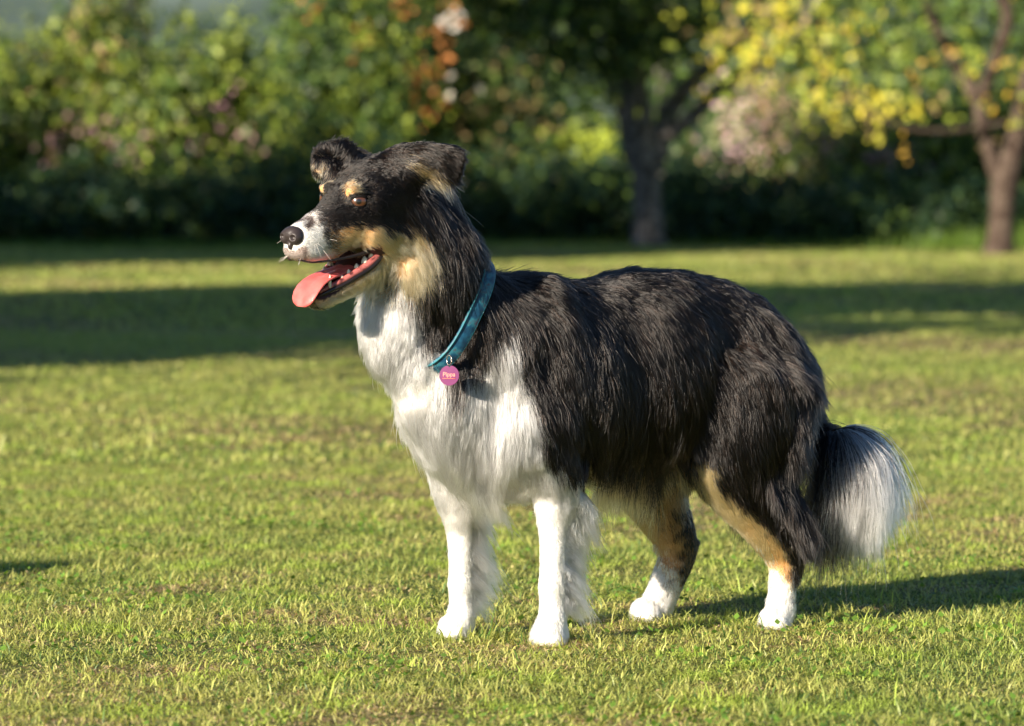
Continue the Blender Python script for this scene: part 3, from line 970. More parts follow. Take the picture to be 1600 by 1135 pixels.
# gums / inner lip along the lower jaw's near and far edge, and molars
gum_mat = simple('gum', (.42, .12, .11), .3, .5, noise=(110, (.07, .02, .02), .46, .60), coat=.3, sss=.1)
lip_mat = simple('lip', (.014, .009, .009), .35, .5, coat=.2)
tooth_mat = simple('tooth', (.80, .72, .58), .25, .5, coat=.3)
JL = [(-.047, .036, -.069), (-.040, .0365, -.078), (-.025, .034, -.090), (-.005, .029, -.1015), (.012, .0245, -.111), (.028, .019, -.1185), (.040, .010, -.1265), (.044, 0, -.130)]
for s_ in (-1, 1):
    V = []; F = []
    tube(V, F, [H(f, l * s_ * 1.0, u - .001) for f, l, u in JL], [.0040, .0042, .0042, .0040, .0036, .0034, .003, .0026], 12)
    link_mesh('lip', raw_mesh('lip', V, F), lip_mat, dog)
    V = []; F = []
    tube(V, F, [H(f, l * s_ * .90, u + .0040) for f, l, u in JL[:-1]], [.0055, .0062, .0062, .0055, .0045, .0036, .003], 12)
    link_mesh('gum', raw_mesh('gum', V, F), gum_mat, dog)
    JJ = catmull(JL, 8)
    for k, (i, hgt, wd) in enumerate([(7, .0080, .0060), (11, .0110, .0075), (16, .0125, .0085), (21, .0100, .0065), (26, .0090, .0055), (31, .0075, .0045), (41, .0175, .0046)]):
        if s_ < 0 and i > 30: continue
        f, l, u = JJ[min(i, len(JJ) - 1)]
        V = []; F = []
        base = H(f, l * s_ * (.84 if i < 40 else 1.0), u + .004)
        tipd = HU * 1.0 + (HF * .05 if i < 40 else HF * .28 + HL_ * s_ * .12)
        tipd = nrm(tipd)
        rr = [wd * .5, wd * .52, wd * .38, wd * .08]
        if i < 36:
            for sh, q in ((-.3, .8), (.25, 1.0)):
                tube(V, F, [base + HF * wd * sh + tipd * hgt * q * z for z in (0, .4, .75, 1)], rr, 10, k=2)
        else:
            tube(V, F, [base + tipd * hgt * z - HF * .002 * z * z for z in (0, .4, .75, 1)], rr, 10, k=2)
        link_mesh('tooth', raw_mesh('tooth', V, F), tooth_mat, dog)
# upper lip edge
UL = [(-.047, .036, -.066), (-.03, .0350, -.067), (-.005, .032, -.073), (.02, .029, -.0775), (.040, .027, -.0800), (.056, .0245, -.0815), (.071, .021, -.082), (.083, .011, -.079)]
for s_ in (-1, 1):
    V = []; F = []
    tube(V, F, [H(f, l * s_ * .93, u + .001) for f, l, u in UL], [.005, .0038, .0026, .0018, .0015, .0014, .0013, .0012], 10)
    link_mesh('lip', raw_mesh('lip', V, F), lip_mat, dog)
# whiskers
wh = []
for s_ in (-1, 1):
    for k in range(5):
        f = .042 + .030 * random.random(); u = -.050 - .022 * random.random()
        b0 = H(f, .020 * s_, u); d_ = nrm(HL_ * s_ * .8 + HF * random.uniform(-.1, .7) + HU * random.uniform(-.6, .5)); L_ = random.uniform(.015, .035)
        wh.append([b0 + d_ * L_ * z - UP * .004 * z * z for z in (0, .25, .5, .75, 1)])
    for k in range(4):
        b0 = H(.080, .012 * s_, -.074); d_ = nrm(HL_ * s_ * .4 + HF * .7 - HU * random.uniform(.3, .9)); L_ = random.uniform(.010, .02)
        wh.append([b0 + d_ * L_ * z for z in (0, .25, .5, .75, 1)])
V = []; F = []
for pts in wh:
    tube(V, F, pts, [.0002, .0002, .00018, .00014, .0001], 4, k=1)
link_mesh('whiskers', raw_mesh('whiskers', V, F), simple('whisker', (.6, .55, .5), .4), dog)

# ------------------------------------------------------------------ collar and tag
collar = empty('dog_collar', tuple(COL_C))
tag(collar, "teal and blue patterned fabric collar round the dog's neck, name disc hanging from it", 'collar')
cm_, t, b = mat('collar_fabric')
tc = t.nodes.new('ShaderNodeTexCoord')
vo = t.nodes.new('ShaderNodeTexVoronoi'); vo.inputs['Scale'].default_value = 85
nz = t.nodes.new('ShaderNodeTexNoise'); nz.inputs['Scale'].default_value = 70; nz.inputs['Detail'].default_value = 5
t.links.new(tc.outputs['Object'], vo.inputs['Vector']); t.links.new(tc.outputs['Object'], nz.inputs['Vector'])
rp = t.nodes.new('ShaderNodeValToRGB')
E_ = rp.color_ramp.elements
E_[0].position = .34; E_[0].color = (.005, .034, .075, 1)
E_[1].position = .48; E_[1].color = (.007, .070, .14, 1)
e = E_.new(.56); e.color = (.025, .15, .20, 1)
e = E_.new(.66); e.color = (.07, .03, .06, 1)
t.links.new(nz.outputs['Fac'], rp.inputs['Fac']); t.links.new(rp.outputs[0], b.inputs['Base Color'])
b.inputs['Roughness'].default_value = .5
bp = t.nodes.new('ShaderNodeBump'); bp.inputs['Strength'].default_value = .5; bp.inputs['Distance'].default_value = .001
t.links.new(vo.outputs['Distance'], bp.inputs['Height']); t.links.new(bp.outputs[0], b.inputs['Normal'])
edge_mat = simple('collar_edge', (.02, .15, .19), .5, .4)
RA = np.linalg.norm(at(640, 576, yc(650)) - at(722, 402, yc(735))) / 2 * 1.04
def ring_pt(th):
    ca, sa = math.cos(th), math.sin(th)
    sg_ = lambda q_: math.copysign(abs(q_) ** .66, q_)
    return COL_C + COL_A * RA * sg_(ca) + COL_B * .087 * sg_(sa)
nseg = 120
Vs = []; Fs = []; Ve = []; Fe = []
prof = [(-.0105, 0), (-.0105, .0022), (-.009, .0030), (.009, .0030), (.0105, .0022), (.0105, 0)]
for k in range(nseg):
    th = k / nseg * 2 * math.pi
    p = ring_pt(th); tan = nrm(ring_pt(th + .01) - p); out = nrm(np.cross(tan, COL_N))
    if out @ (p - COL_C) < 0: out = -out
    nn_ = nrm(COL_N + out * -.10)
    for a_, b_ in prof:
        Vs.append(p + nn_ * a_ + out * b_)
m_ = len(prof)
for k in range(nseg):
    for j in range(m_):
        Fs.append((k * m_ + j, k * m_ + (j + 1) % m_, ((k + 1) % nseg) * m_ + (j + 1) % m_, ((k + 1) % nseg) * m_ + j))
link_mesh('strap', raw_mesh('strap', Vs, Fs), cm_, collar)
for sg in (-1, 1):
    V = []; F = []
    pts = []
    for k in range(nseg + 1):
        th = k / nseg * 2 * math.pi
        p = ring_pt(th); out = nrm(p - COL_C); pts.append(p + COL_N * .0098 * sg + out * .0028)
    tube(V, F, pts, [.0011] * len(pts), 6, k=1, ends=False)
    link_mesh('piping', raw_mesh('piping', V, F), edge_mat, collar)
# little fabric knot / slider at the throat
V = []; F = []
pb = ring_pt(.12)
ellipsoid(V, F, pb + COL_B * .0 + UP * -.002, nrm(ring_pt(.2) - ring_pt(.05)) * .016, COL_N * .014, COL_A * .006, 14, 9)
link_mesh('slider', raw_mesh('slider', V, F), cm_, collar)
# tag: ring + disc
TY = ring_pt(.72)
tagp = at(702, 587, TY[1] - .022)
ringc = at(702, 563, tagp[1] + .003)
metal = simple('ring_metal', (.55, .50, .45), .25, .5, metal=1)
def torus(name, c, ax, up, R_, r_, m, parent):
    V = []; F = []
    pts = [c + ax * R_ * math.cos(k / 24 * 2 * math.pi) + up * R_ * math.sin(k / 24 * 2 * math.pi) for k in range(25)]
    tube(V, F, pts, [r_] * 25, 8, k=1, ends=False)
    return link_mesh(name, raw_mesh(name, V, F), m, parent)
disc_mat = simple('purple_metal', (.12, .012, .085), .55, .2)
tn = nrm([-.25, -1, .12]); tr = nrm(np.cross(UP, tn)) * -1
if tr[0] < 0: tr = -tr
tu = nrm(np.cross(tn, tr)); tu = tu if tu[2] > 0 else -tu
torus('ring', ringc, nrm([.5, -.8, 0]), UP, .0065, .0009, metal, collar)
V = []; F = []
n_ = 48; rad = .0137
out_pts = []
for k in range(n_):
    th = k / n_ * 2 * math.pi
    rr = rad
    dth = abs((th - math.pi / 2 + math.pi) % (2 * math.pi) - math.pi)
    if dth < .16: rr = rad - .0030 * (1 - dth / .16)
    out_pts.append((math.cos(th) * rr, math.sin(th) * rr))
for z in (-.0008, .0008):
    for a_, b_ in out_pts: V.append(tagp + tr * a_ + tu * b_ + tn * z)
for z in (-.0011, .0011):
    V.append(tagp + tn * z)
for k in range(n_):
    k2 = (k + 1) % n_
    F.append((k, k2, n_ + k2, n_ + k)); F.append((2 * n_, k2, k)); F.append((2 * n_ + 1, n_ + k, n_ + k2))
disc = link_mesh('name_tag', raw_mesh('name_tag', V, F, smooth=False), disc_mat, collar)
txt_mat = simple('tag_print', (.50, .10, .07), .4, .5)
def text_mesh(s, size, c, parent, name):
    cu = bpy.data.curves.new('t', 'FONT'); cu.body = s; cu.size = size; cu.align_x = 'CENTER'; cu.align_y = 'CENTER'; cu.extrude = .0002; cu.offset = .00012
    to = bpy.data.objects.new('t', cu); COL.objects.link(to)
    d_ = bpy.context.evaluated_depsgraph_get()
    me_ = bpy.data.meshes.new_from_object(to.evaluated_get(d_)); bpy.data.objects.remove(to)
    for v in me_.vertices:
        q_ = v.co.copy()
        v.co = Vector(c + tr * q_.x + tu * q_.y + tn * (q_.z + .0013))
    return link_mesh(name, me_, txt_mat, parent)
text_mesh('Pippa', .0082, tagp + tu * .0012, disc, 'lettering')
V = []; F = []
tube(V, F, [tagp + tr * -.009 - tu * .0042 + tn * .0011, tagp - tu * .0042 + tn * .0011, tagp + tr * .009 - tu * .0042 + tn * .0011], [.0006] * 3, 6, k=2)
link_mesh('engraved_line', raw_mesh('engraved_line', V, F), txt_mat, disc)
# ------------------------------------------------------------------ background
leaf_mat = attr_mat('leaf', .5, .35, .32, (1.2, 1.25, .45))
petal_mat = attr_mat('petal', .6, .2, .3)
bark_mat = simple('bark', (.07, .062, .056), .9, .2, noise=(14, (.24, .22, .20), .4, .65), bump=(30, .9, .03))
bark_red = simple('bark_red', (.045, .030, .023), .9, .2, noise=(12, (.10, .075, .058), .4, .65), bump=(30, .9, .03))
br_ = np.random.default_rng(99)

def leafcloud(blobs, n, size, pal, wts, shell=.55, flat=.3, clump=.22, seed=1):
    """leaf rhombs spread through ellipsoid blobs, gathered in small sprays; pal = leaf colours"""
    r = np.random.default_rng(seed)
    B = np.array(blobs, float)
    vol = B[:, 3] * B[:, 4] * B[:, 5]; vol = vol ** .8 / (vol ** .8).sum()
    nc = max(8, n // 14)
    bi = r.choice(len(B), nc, p=vol)
    u = r.normal(size=(nc, 3)); u /= np.linalg.norm(u, axis=1)[:, None]
    rad = r.random(nc) ** (1 / 3.0); rad = shell + (1 - shell) * rad if shell > 0 else rad
    rad *= 1 + .16 * r.normal(size=nc)
    cc_ = B[bi, :3] + u * rad[:, None] * B[bi, 3:6]
    ci = r.integers(0, nc, n)
    P = cc_[ci] + r.normal(size=(n, 3)) * clump * (.5 + r.random((nc, 1)))[ci]
    P[:, 2] = np.maximum(P[:, 2], .03)
    nor = r.normal(size=(n, 3)) + u[ci] * .8 + np.array([0, 0, flat])
    nor /= np.linalg.norm(nor, axis=1)[:, None]
    a_ = np.cross(nor, r.normal(size=(n, 3))); a_ /= np.linalg.norm(a_, axis=1)[:, None]
    b_ = np.cross(nor, a_)
    s_ = size * (.55 + .9 * r.random(n))[:, None]
    V_ = np.stack([P - a_ * s_ * .5, P + b_ * s_ * .3 + nor * s_ * .05, P + a_ * s_ * .55, P - b_ * s_ * .3 + nor * s_ * .05], axis=1).reshape(-1, 3)
    pal = np.array(pal, float); wts = np.array(wts, float); wts /= wts.sum()
    pc = r.choice(len(pal), nc, p=wts)
    pi_ = np.where(r.random(n) < .65, pc[ci], r.choice(len(pal), n, p=wts))
    c_ = pal[pi_] * (.65 + .7 * r.random((n, 1)))
    return V_, np.repeat(c_, 4, axis=0)

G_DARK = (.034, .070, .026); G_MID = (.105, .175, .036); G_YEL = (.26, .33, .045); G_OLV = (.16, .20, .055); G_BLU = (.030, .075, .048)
YEL = (.66, .56, .05); ORA = (.55, .20, .04); RUST = (.30, .10, .04); TANL = (.36, .26, .12); PALE = (.36, .40, .20)

def limb(V_, F_, pts, rr):
    tube(V_, F_, pts, rr, 12, k=3)

def plant(name, label, cat, base, blobs, n, size, pal, wts, stems, bark, group=None, crown='foliage', trunk='stem', seed=1, **kw):
    """stems: list of (points, radii) relative to base"""
    bx, by = base
    o = empty(name, (bx, by, 0))
    tag(o, label, cat, group)
    bl = [(bx + a, by + b_, c, d, e_, f) for a, b_, c, d, e_, f in blobs]
    V_, C_ = leafcloud(bl, n, size, pal, wts, seed=seed, **kw)
    link_mesh(crown, np_mesh(crown, V_, 4, 4, [(0, 1, 2, 3)], C_), leaf_mat, o)
    V_ = []; F_ = []
    for pts, rr in stems:
        limb(V_, F_, [np.array([bx + p[0], by + p[1], p[2]]) for p in pts], rr)
    link_mesh(trunk, raw_mesh(trunk, V_, F_), bark, o)
    return o

def wx(px, Z): return (px - 800) / FOC * Z
def wz(py, Z): return CAM_H - (py - HOR) / FOC * Z

# --- far hillside
hx = np.linspace(-320, 320, 60); hy = np.linspace(230, 520, 24)
HX, HY = np.meshgrid(hx, hy)
hz = 34 * np.sin(np.clip((HY - 230) / 290, 0, 1) * math.pi * .5) * (1 + .22 * np.sin(HX * .021 + 1) + .1 * np.sin(HX * .06)) + 1.5 * br_.random(HX.shape) - .5
k_ = len(hx)
hill = link_mesh('hill', raw_mesh('hill', np.column_stack([HX.ravel(), HY.ravel(), hz.ravel()]), [(j * k_ + i, j * k_ + i + 1, (j + 1) * k_ + i + 1, (j + 1) * k_ + i) for j in range(23) for i in range(59)]),
                 simple('hazy_forest', (.05, .075, .06), .95, .1, noise=(.05, (.12, .16, .14), .35, .65)))  # distance haze is mixed into the forest colours as blue-grey
tag(hill, kind='structure')

# --- far row of trees closing the view
for i, (px, h_, rad_, pal, wt, lab) in enumerate([
    (-60, 2.4, 1.6, [G_MID, G_YEL, G_OLV], [3, 3, 2], 'olive green bush far behind the hedge at its left end, the only one there'),
    (600, 4.6, 1.5, [G_MID, G_DARK, G_YEL], [3, 3, 1], 'tall dense green tree behind the orange leaved bush'),
    (800, 5.0, 1.9, [G_MID, G_DARK, G_OLV], [2, 3, 1], 'tall dark tree behind the big forked trunk, to its dog side'),
    (1030, 5.2, 2.0, [G_DARK, G_MID], [3, 2], 'tall very dark tree directly behind the forked grey trunk'),
    (1270, 4.8, 2.0, [G_MID, G_YEL, G_OLV], [3, 2, 1], 'bright green tree behind the pale pink flowering bush'),
    (1500, 5.0, 2.0, [G_MID, G_YEL, G_OLV], [3, 3, 1], 'bright green tree behind the reddish forked trunk'),
    (1720, 5.0, 2.0, [G_MID, G_DARK], [3, 2], 'green tree at the far end of the row, past the reddish trunk')]):
    Z = 53 + (i % 3)
    plant('background_tree', lab, 'tree', (wx(px, Z), Z), [(0, 0, h_ * .5, rad_, 1.3, h_ * .5), (rad_ * .5, .2, h_ * .35, rad_ * .7, 1, h_ * .38), (-rad_ * .5, 0, h_ * .35, rad_ * .7, 1, h_ * .36)],
          5200, .13, pal, wt, [([(0, 0, 0), (.05, 0, h_ * .4), (0, 0, h_ * .8)], [.14, .10, .04])], bark_mat, 'trees behind the hedge', 'crown', 'trunk', seed=200 + i, shell=.35)

# --- shrubs of the hedge: (column, base distance, top row, half width px, palette, weights, label)
SH_ = [
 (-40, 42.5, 60, 95, [G_MID, G_YEL, G_OLV, PALE], [2, 3, 3, 1], 'olive green shrub at the outer end of the hedge, cut by the picture edge'),
 (75, 43.0, 35, 80, [G_MID, G_YEL, G_OLV, TANL], [2, 4, 2, 1], 'yellow green shrub under the gap of grey hillside at the hedge end'),
 (165, 43.2, -70, 75, [G_MID, G_YEL, G_OLV, TANL], [2, 2, 3, 1], 'tall olive brown shrub between the two gaps of grey hillside'),
 (262, 42.6, 35, 75, [G_MID, G_YEL, PALE], [3, 4, 1], 'bright green shrub with pale leaf tips above pink flowers'),
 (350, 43.3, 20, 45, [G_YEL, G_MID, G_OLV], [5, 2, 1], 'narrow yellow green shrub reaching up into the grey hillside gap'),
 (430, 43.0, 88, 62, [G_MID, G_DARK, G_YEL], [3, 2, 2], 'mid green shrub just before the dark part of the hedge'),
 (520, 42.7, -60, 78, [G_DARK, G_MID, G_YEL], [4, 3, 2], 'dark green tall shrub rising above the dog ears'),
 (620, 42.6, -60, 75, [G_MID, G_YEL, G_DARK], [3, 4, 2], 'glossy green shrub with yellow green sprays beside the rust coloured leaves'),
 (712, 43.4, -30, 75, [G_MID, G_OLV, G_YEL, TANL], [3, 3, 2, 1.2], 'olive shrub with tan seed heads beside the rust coloured leaves'),
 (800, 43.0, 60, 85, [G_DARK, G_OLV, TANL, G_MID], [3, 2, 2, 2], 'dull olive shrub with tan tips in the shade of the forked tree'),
 (905, 42.6, 190, 75, [G_MID, G_YEL, G_OLV], [2, 4, 1], 'low yellow green shrub beside the foot of the grey trunk'),
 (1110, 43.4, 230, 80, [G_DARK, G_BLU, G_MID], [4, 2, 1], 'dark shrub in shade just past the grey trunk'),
 (1185, 43.6, 130, 85, [PALE, G_MID, TANL], [3, 2, 2], 'pale grey green shrub full of pink flowers'),
 (1290, 43.2, 150, 85, [G_YEL, PALE, G_MID, TANL], [3, 2, 2, 1], 'soft green shrub with a few pink flower spikes'),
 (1400, 43.4, 170, 85, [G_YEL, PALE, G_OLV], [4, 2, 2], 'yellow green shrub with pale stalks beneath the yellow leaves'),
 (1500, 43.1, 150, 80, [G_MID, G_YEL, PALE], [3, 3, 1], 'green shrub beside the reddish forked trunk'),
 (1620, 43.0, 120, 90, [G_MID, G_YEL, G_OLV], [3, 3, 1], 'green shrub behind the reddish forked trunk, cut by the picture edge'),
]
shrubs = []
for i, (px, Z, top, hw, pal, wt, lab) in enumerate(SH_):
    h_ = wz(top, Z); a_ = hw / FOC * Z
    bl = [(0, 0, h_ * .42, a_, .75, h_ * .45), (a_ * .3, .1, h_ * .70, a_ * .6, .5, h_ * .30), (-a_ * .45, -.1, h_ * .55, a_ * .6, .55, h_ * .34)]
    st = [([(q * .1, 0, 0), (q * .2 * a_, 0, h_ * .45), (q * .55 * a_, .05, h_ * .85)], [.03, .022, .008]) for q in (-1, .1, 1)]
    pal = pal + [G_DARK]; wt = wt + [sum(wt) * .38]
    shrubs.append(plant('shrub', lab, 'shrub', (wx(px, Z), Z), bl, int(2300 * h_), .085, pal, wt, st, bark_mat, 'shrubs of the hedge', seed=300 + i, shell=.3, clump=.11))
low_lab = ['low dark shrub at the outer end of the shaded edge, below the olive shrub', 'low dark shrub in shade, below the tall olive brown shrub', 'low dark shrub in shade, below the pink flowers', 'low dark shrub in shade, between the pink flowers and the dog nose', 'dark shrub in shade directly behind the dog head', 'dark shrub in shade behind the dog ear and neck', 'dark shrub in shade behind the dog shoulder', 'dark shrub in shade just before the grey forked trunk', 'dark shrub in shade just past the grey forked trunk', 'low dark shrub in shade, below the pale pink flowering shrub', 'low dark shrub in shade above the dog rump', 'low dark shrub in shade beneath the hanging yellow leaves', 'low dark shrub in shade next to the reddish trunk', 'low dark shrub beyond the reddish trunk, cut by the picture edge']
# --- low dark undergrowth shrubs along the lawn edge
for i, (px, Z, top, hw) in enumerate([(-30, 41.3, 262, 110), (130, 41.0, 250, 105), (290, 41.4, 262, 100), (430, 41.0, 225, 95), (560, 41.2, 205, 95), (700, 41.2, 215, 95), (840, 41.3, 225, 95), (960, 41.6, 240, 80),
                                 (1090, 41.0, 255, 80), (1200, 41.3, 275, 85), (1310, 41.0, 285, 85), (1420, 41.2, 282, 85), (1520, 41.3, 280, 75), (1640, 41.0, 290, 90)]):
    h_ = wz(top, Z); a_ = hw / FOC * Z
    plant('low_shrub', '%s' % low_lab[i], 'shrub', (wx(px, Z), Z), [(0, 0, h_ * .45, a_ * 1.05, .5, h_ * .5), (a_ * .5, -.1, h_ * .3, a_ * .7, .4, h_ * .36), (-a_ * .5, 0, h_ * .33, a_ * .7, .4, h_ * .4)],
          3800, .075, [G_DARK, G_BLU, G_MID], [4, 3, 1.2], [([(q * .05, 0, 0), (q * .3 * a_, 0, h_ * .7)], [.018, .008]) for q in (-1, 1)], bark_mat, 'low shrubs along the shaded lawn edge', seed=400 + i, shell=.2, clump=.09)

# --- flowers on the shrubs: small rosettes
def blossoms(parent, spots, Z, col, size, name='blossom', seed=5, n=26, spread=.07):
    r = np.random.default_rng(seed)
    Vs_ = []; 
    for px, py in spots:
        c = at(px, py, Z)
        P = c + r.normal(size=(n, 3)) * spread * np.array([1, .6, 1.2])
        nor = r.normal(size=(n, 3)) + np.array([-.5, -.8, .4]); nor /= np.linalg.norm(nor, axis=1)[:, None]
        a_ = np.cross(nor, r.normal(size=(n, 3))); a_ /= np.linalg.norm(a_, axis=1)[:, None]
        b_ = np.cross(nor, a_); s_ = size * (.6 + .8 * r.random(n))[:, None]
        Vs_.append(np.stack([P - a_ * s_ * .5, P + b_ * s_ * .45 + nor * s_ * .2, P + a_ * s_ * .5, P - b_ * s_ * .45 + nor * s_ * .2], axis=1).reshape(-1, 3))
    V_ = np.vstack(Vs_)
    c_ = np.array(col) * (.7 + .5 * r.random((len(V_) // 4, 1)))
    o = link_mesh(name, np_mesh(name, V_, 4, 4, [(0, 1, 2, 3)], np.repeat(c_, 4, axis=0)), petal_mat, parent)
    return o
PINK = (.48, .27, .33)
blossoms(shrubs[1], [(45, 225), (75, 255), (97, 212), (100, 225)], 42.2, PINK, .05, seed=1, n=7, spread=.10)
blossoms(shrubs[2], [(128, 200), (150, 208), (160, 200), (120, 205)], 42.2, PINK, .055, seed=2, n=7, spread=.10)
blossoms(shrubs[3], [(210, 215), (215, 225), (242, 185), (205, 175), (190, 250), (205, 262)], 42.0, (.52, .27, .33), .055, seed=3, n=7, spread=.10)
blossoms(shrubs[4], [(275, 190), (292, 195), (330, 155), (355, 165), (358, 178), (350, 215), (300, 205)], 42.2, PINK, .055, seed=4, n=7, spread=.10)
blossoms(shrubs[5], [(388, 215), (400, 222)], 42.2, (.5, .33, .3), .055, seed=5, n=8, spread=.1)
blossoms(shrubs[12], [(1135, 150), (1150, 165), (1165, 175), (1140, 180), (1120, 170), (1170, 150), (1185, 195), (1190, 205), (1200, 210), (1125, 235), (1130, 245), (1240, 250), (1150, 250)], 42.5, (.56, .38, .42), .06, seed=6, n=13, spread=.15)
blossoms(shrubs[12], [(1190, 165), (1205, 168), (1222, 166), (1245, 172), (1258, 168), (1212, 176)], 42.5, (.55, .34, .28), .06, name='blossom', seed=7, n=16, spread=.12)
blossoms(shrubs[13], [(1280, 205), (1290, 235), (1370, 240), (1385, 245)], 42.4, (.45, .27, .30), .05, seed=8, n=18)
blossoms(shrubs[14], [(1430, 260), (1455, 275)], 42.5, (.45, .32, .28), .05, seed=9, n=14)
# rust leaved patch and white flower heads by the olive shrub
blossoms(shrubs[7], [(655, 115), (676, 105), (690, 96), (650, 130), (672, 180), (690, 50), (705, 8), (575, 58), (488, 2), (628, 0)], 42.0, (.42, .17, .05), .07, name='rust_leaves', seed=10, n=11, spread=.09)
blossoms(shrubs[8], [(700, 32), (712, 28), (715, 36)], 42.0, (.85, .82, .76), .09, name='blossoms', seed=11, n=14, spread=.03)
blossoms(shrubs[8], [(706, 119), (703, 149), (752, 138)], 42.0, (.75, .72, .62), .05, name='blossoms', seed=12, n=8, spread=.012)
blossoms(shrubs[10], [(925, 228), (935, 235), (945, 245), (930, 250), (950, 232), (940, 222)], 42.0, (.42, .50, .06), .07, name='bright_leaves', seed=13, n=30)

# --- forked tree with grey trunk
Z1 = 39.6
def tp_(px, py, Z, base): 
    p = at(px, py, Z); return (p[0] - base[0], p[1] - base[1], p[2])
b1 = (wx(1013, Z1), Z1)
st1 = [
 ([tp_(1015, 396, Z1, b1), tp_(1013, 375, Z1, b1), tp_(1012, 330, Z1, b1), tp_(1008, 270, Z1, b1), tp_(1000, 200, Z1, b1), tp_(985, 110, Z1, b1), tp_(970, 0, Z1, b1), tp_(985, -160, Z1, b1), tp_(975, -330, Z1, b1)], [.20, .165, .14, .135, .145, .13, .115, .09, .05]),
 ([tp_(1020, 260, Z1, b1), tp_(1035, 205, Z1 + .1, b1), tp_(1062, 150, Z1 + .1, b1), tp_(1110, 100, Z1 + .1, b1), tp_(1170, 40, Z1, b1), tp_(1210, -60, Z1, b1)], [.12, .10, .085, .07, .06, .03]),
 ([tp_(1045, 215, Z1, b1), tp_(1090, 175, Z1, b1), tp_(1130, 130, Z1, b1), tp_(1180, 108, Z1 - .2, b1), tp_(1240, 60, Z1 - .3, b1), tp_(1290, -20, Z1 - .3, b1)], [.07, .07, .055, .05, .045, .03]),
 ([tp_(1000, 280, Z1, b1), tp_(982, 240, Z1, b1), tp_(972, 180, Z1, b1), tp_(930, 90, Z1, b1), tp_(870, 0, Z1, b1)], [.06, .055, .05, .045, .03]),
 ([tp_(990, 120, Z1, b1), tp_(930, 60, Z1 - .5, b1), tp_(830, 10, Z1 - .9, b1)], [.06, .05, .03]),
]
t1 = plant('forked_tree', 'big forked tree with grey trunk and dark crown, nearest the dog back', 'tree', b1,
      [(-.5, -.7, 3.2, .95, .9, 1.0), (-1.1, -1.3, 2.35, .75, .6, .6), (-.5, -.6, 2.0, .7, .5, .5), (.2, .1, 2.3, .5, .5, .5),
       (-1.7, -1.9, 3.1, .9, .7, .75), (-2.4, -2.8, 3.4, .9, .8, .8)],  # crown blobs above the view, spread sunward to shade trunk and crown
      15000, .10, [G_DARK, G_MID, G_OLV, G_YEL], [5, 3, 2, 1], st1, bark_mat, crown='crown', trunk='trunk', seed=71, shell=.2, clump=.13)
# yellowing sprays on the limb to the sun side
r_ = np.random.default_rng(5)
def sprays(parent, boxes, Z, cols, size, name, seed, n=4, clusters=30, spread=.05):
    r = np.random.default_rng(seed); sp = []
    for x0, y0, x1, y1, k in boxes:
        for _ in range(k):
            t_ = r.random(); sp.append((x0 + (x1 - x0) * t_ + r.normal() * 26, y0 + (y1 - y0) * t_ + r.normal() * 22, Z + r.normal() * .5))
    Vs_ = []; Cs_ = []
    for px, py, zz in sp:
        c = at(px, py, zz); col = np.array(cols[r.integers(0, len(cols))])
        P = c + r.normal(size=(n, 3)) * spread
        nor = r.normal(size=(n, 3)) * .7 + np.array([-.7, -.7, .4]); nor /= np.linalg.norm(nor, axis=1)[:, None]
        a_ = np.cross(nor, r.normal(size=(n, 3))); a_ /= np.linalg.norm(a_, axis=1)[:, None]
        b_ = np.cross(nor, a_); s_ = size * (.6 + .7 * r.random(n))[:, None]
        Vs_.append(np.stack([P - a_ * s_ * .5, P + b_ * s_ * .32, P + a_ * s_ * .55, P - b_ * s_ * .32], axis=1).reshape(-1, 3))
        Cs_.append(np.repeat(col[None] * (.75 + .5 * r.random((n, 1))), 4, axis=0))
    link_mesh(name, np_mesh(name, np.vstack(Vs_), 4, 4, [(0, 1, 2, 3)], np.vstack(Cs_)), leaf_mat, parent)
sprays(t1, [(1110, 60, 1180, 90, 26), (1100, 20, 1260, 0, 34), (1140, 100, 1260, 40, 34), (1130, 130, 1180, 140, 12), (1060, 60, 1090, 70, 6), (1010, 10, 1110, 20, 8), (1180, 110, 1330, 140, 24)], 38.7, [YEL, (.46, .48, .06), (.34, .42, .06), TANL], .075, 'yellow_leaves', 31, n=5)
# --- tree with reddish trunk
Z2 = 38.4
b2 = (wx(1562, Z2), Z2)
st2 = [
 ([tp_(1562, 398, Z2, b2), tp_(1563, 375, Z2, b2), tp_(1566, 330, Z2, b2), tp_(1570, 285, Z2, b2), tp_(1585, 230, Z2, b2), tp_(1600, 160, Z2, b2), tp_(1625, 40, Z2, b2), tp_(1640, -150, Z2, b2)], [.16, .125, .115, .125, .10, .085, .08, .04]),
 ([tp_(1565, 290, Z2, b2), tp_(1548, 240, Z2, b2), tp_(1532, 180, Z2, b2), tp_(1535, 150, Z2, b2), tp_(1560, 80, Z2 - .2, b2), tp_(1575, 20, Z2 - .3, b2), tp_(1540, -60, Z2 - .3, b2), tp_(1500, -220, Z2, b2)], [.08, .075, .07, .06, .055, .06, .05, .03]),
 ([tp_(1535, 170, Z2, b2), tp_(1500, 110, Z2 + .4, b2), tp_(1475, 70, Z2 + .6, b2), tp_(1450, 10, Z2 + .7, b2)], [.06, .07, .07, .05]),
 ([tp_(1590, 190, Z2, b2), tp_(1480, 205, Z2 - .3, b2), tp_(1400, 195, Z2 - .5, b2), tp_(1320, 150, Z2 - .5, b2)], [.03, .025, .02, .012]),
]
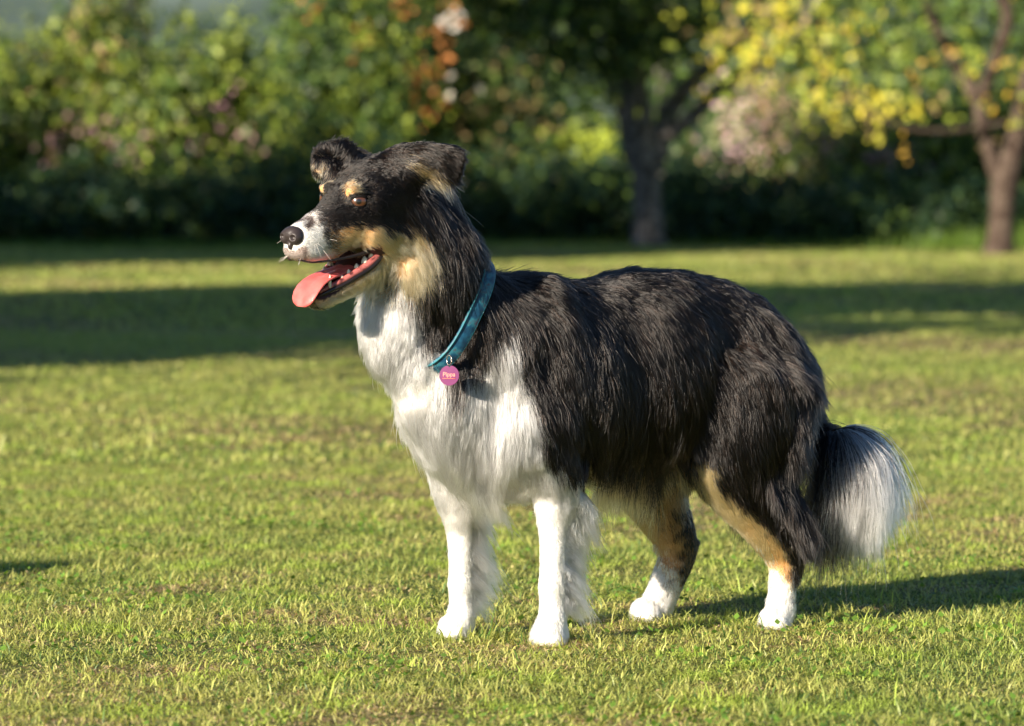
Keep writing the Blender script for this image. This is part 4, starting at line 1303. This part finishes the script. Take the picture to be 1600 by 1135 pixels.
t2 = plant('fruit_tree', 'slender forked tree with reddish trunk and yellow autumn leaves', 'tree', b2,
      [(-.9, 0, 3.3, 1.5, 1.3, 1.0), (.8, .3, 3.3, 1.4, 1.2, 1.2), (-1.0, .1, 1.95, .8, .7, .28), (0, 0, 4.3, 1.5, 1.3, .9), (.4, .2, 2.1, .5, .6, .4)],
      8000, .08, [G_MID, G_YEL, G_OLV, YEL, G_DARK], [5, 3, 2, .4, 2], st2, bark_red, crown='crown', trunk='trunk', seed=72, shell=.2, clump=.12)
sprays(t2, [(1280, 130, 1300, 160, 7), (1330, 170, 1420, 190, 15), (1390, 190, 1400, 195, 3), (1430, 150, 1480, 160, 8), (1480, 120, 1470, 110, 3), (1500, 140, 1520, 130, 6), (1545, 115, 1545, 130, 4), (1565, 90, 1570, 120, 4), (1580, 150, 1592, 150, 4), (1570, 185, 1565, 195, 4), (1310, 50, 1350, 110, 7), (1300, 8, 1330, 15, 4), (1200, 20, 1280, 5, 6)],
       38.2, [YEL, (.50, .48, .06), (.55, .34, .05), (.34, .42, .06), TANL], .07, 'yellow_leaves', 33, n=5)
# tall uncut grass at the foot of the shrubs
n = 9000
y = 39.6 + 1.8 * r_.random(n); x = -6.5 + 13 * r_.random(n)
hgt = (.05 + .10 * r_.random(n)) * (1 + 1.3 * np.clip((x - 3.2) / 1.5, 0, 1))
az = r_.random(n) * 6.28; d = np.column_stack([np.cos(az), np.sin(az), np.zeros(n)])
b0 = np.column_stack([x, y, np.full(n, -.03)]); s = np.column_stack([-np.sin(az), np.cos(az), np.zeros(n)])
V = np.stack([b0 - s * .008, b0 + s * .008, b0 + s * .002 + d * hgt[:, None] * .4 + UP * hgt[:, None]], axis=1).reshape(-1, 3)
c = np.array([.12, .20, .03]) * (.6 + .8 * r_.random((n, 1)))
tag(link_mesh('tall_grass', np_mesh('tall_grass', V, 3, 3, [(0, 1, 2)], np.repeat(c, 3, axis=0)), leaf_mat), 'uncut taller grass along the foot of the shrubs', 'grass', kind='stuff')

# --- trees beside the lawn, out of the picture, whose shade falls across it
def st_xy(s_, t_): return (SUN_TRAVEL.x * t_ - SUN_TRAVEL.y * s_, SUN_TRAVEL.y * t_ + SUN_TRAVEL.x * s_)
for i, (s_, t_, hw, z0, z1, lab) in enumerate([
    (14.0, 0.0, 3.75, 1.0, 9.0, 'broad dense tree standing beside the lawn, casting the wide shade band'),
    (16.3, -.5, 2.0, 1.0, 7.4, 'second dense tree beside the lawn behind the broad one'),
    (24.3, 9.5, 1.8, .3, 6.8, 'narrow tree at the near end of the row shading the far lawn edge'),
    (25.8, 10.0, 2.0, .3, 8.5, 'tallest tree of the row shading the far lawn edge'),
    (28.5, 10.0, 2.3, .3, 8.1, 'middle tree of the row shading the far lawn edge'),
    (32.0, 10.0, 2.3, .3, 7.0, 'lower tree of the row shading the far lawn edge'),
    (35.8, 10.0, 2.3, .3, 6.3, 'lowest tree of the row shading the far lawn edge')]):
    x_, y_ = st_xy(s_, t_)
    hc = (z0 + z1) / 2; hh = (z1 - z0) / 2
    plant('lawn_tree', lab, 'tree', (x_, y_), [(0, 0, hc, hw, hw, hh), (-hw * .3, -hw * .3, hc, hw * .75, hw * .75, hh * .8), (0, 0, hc - hh * .35, hw * .98, hw * .98, hh * .62), (0, 0, hc + hh * .35, hw * .75, hw * .75, hh * .6)], 9000, .34, [G_DARK, G_MID, G_OLV], [3, 3, 1],
          [([(0, 0, -.05), (.05, 0, z1 * .4), (0, 0, z1 * .85)], [.25, .18, .06]), ([(0, 0, z1 * .3), (hw * .5, 0, z1 * .6)], [.1, .04]), ([(0, 0, z1 * .3), (-hw * .5, .3, z1 * .62)], [.1, .04])],
          bark_mat, crown='crown', trunk='trunk', seed=500 + i, shell=.1, clump=.25)

# unseen post added beside the lawn for its shade, whose tip reaches into view
px_, py_ = st_xy(5.30, .1)
V = []; F = []
tube(V, F, [np.array([px_, py_, -.05]), np.array([px_, py_, .8]), np.array([px_ + .01, py_, 1.51])], [.095, .092, .088], 16, k=4)
tube(V, F, [np.array([px_ + .01, py_, 1.51]), np.array([px_ + .01, py_, 1.55])], [.10, .07], 16, k=2)
tag(link_mesh('shade_post', raw_mesh('shade_post', V, F), bark_mat), 'unseen round post added beside the lawn to cast a small shade', 'post')
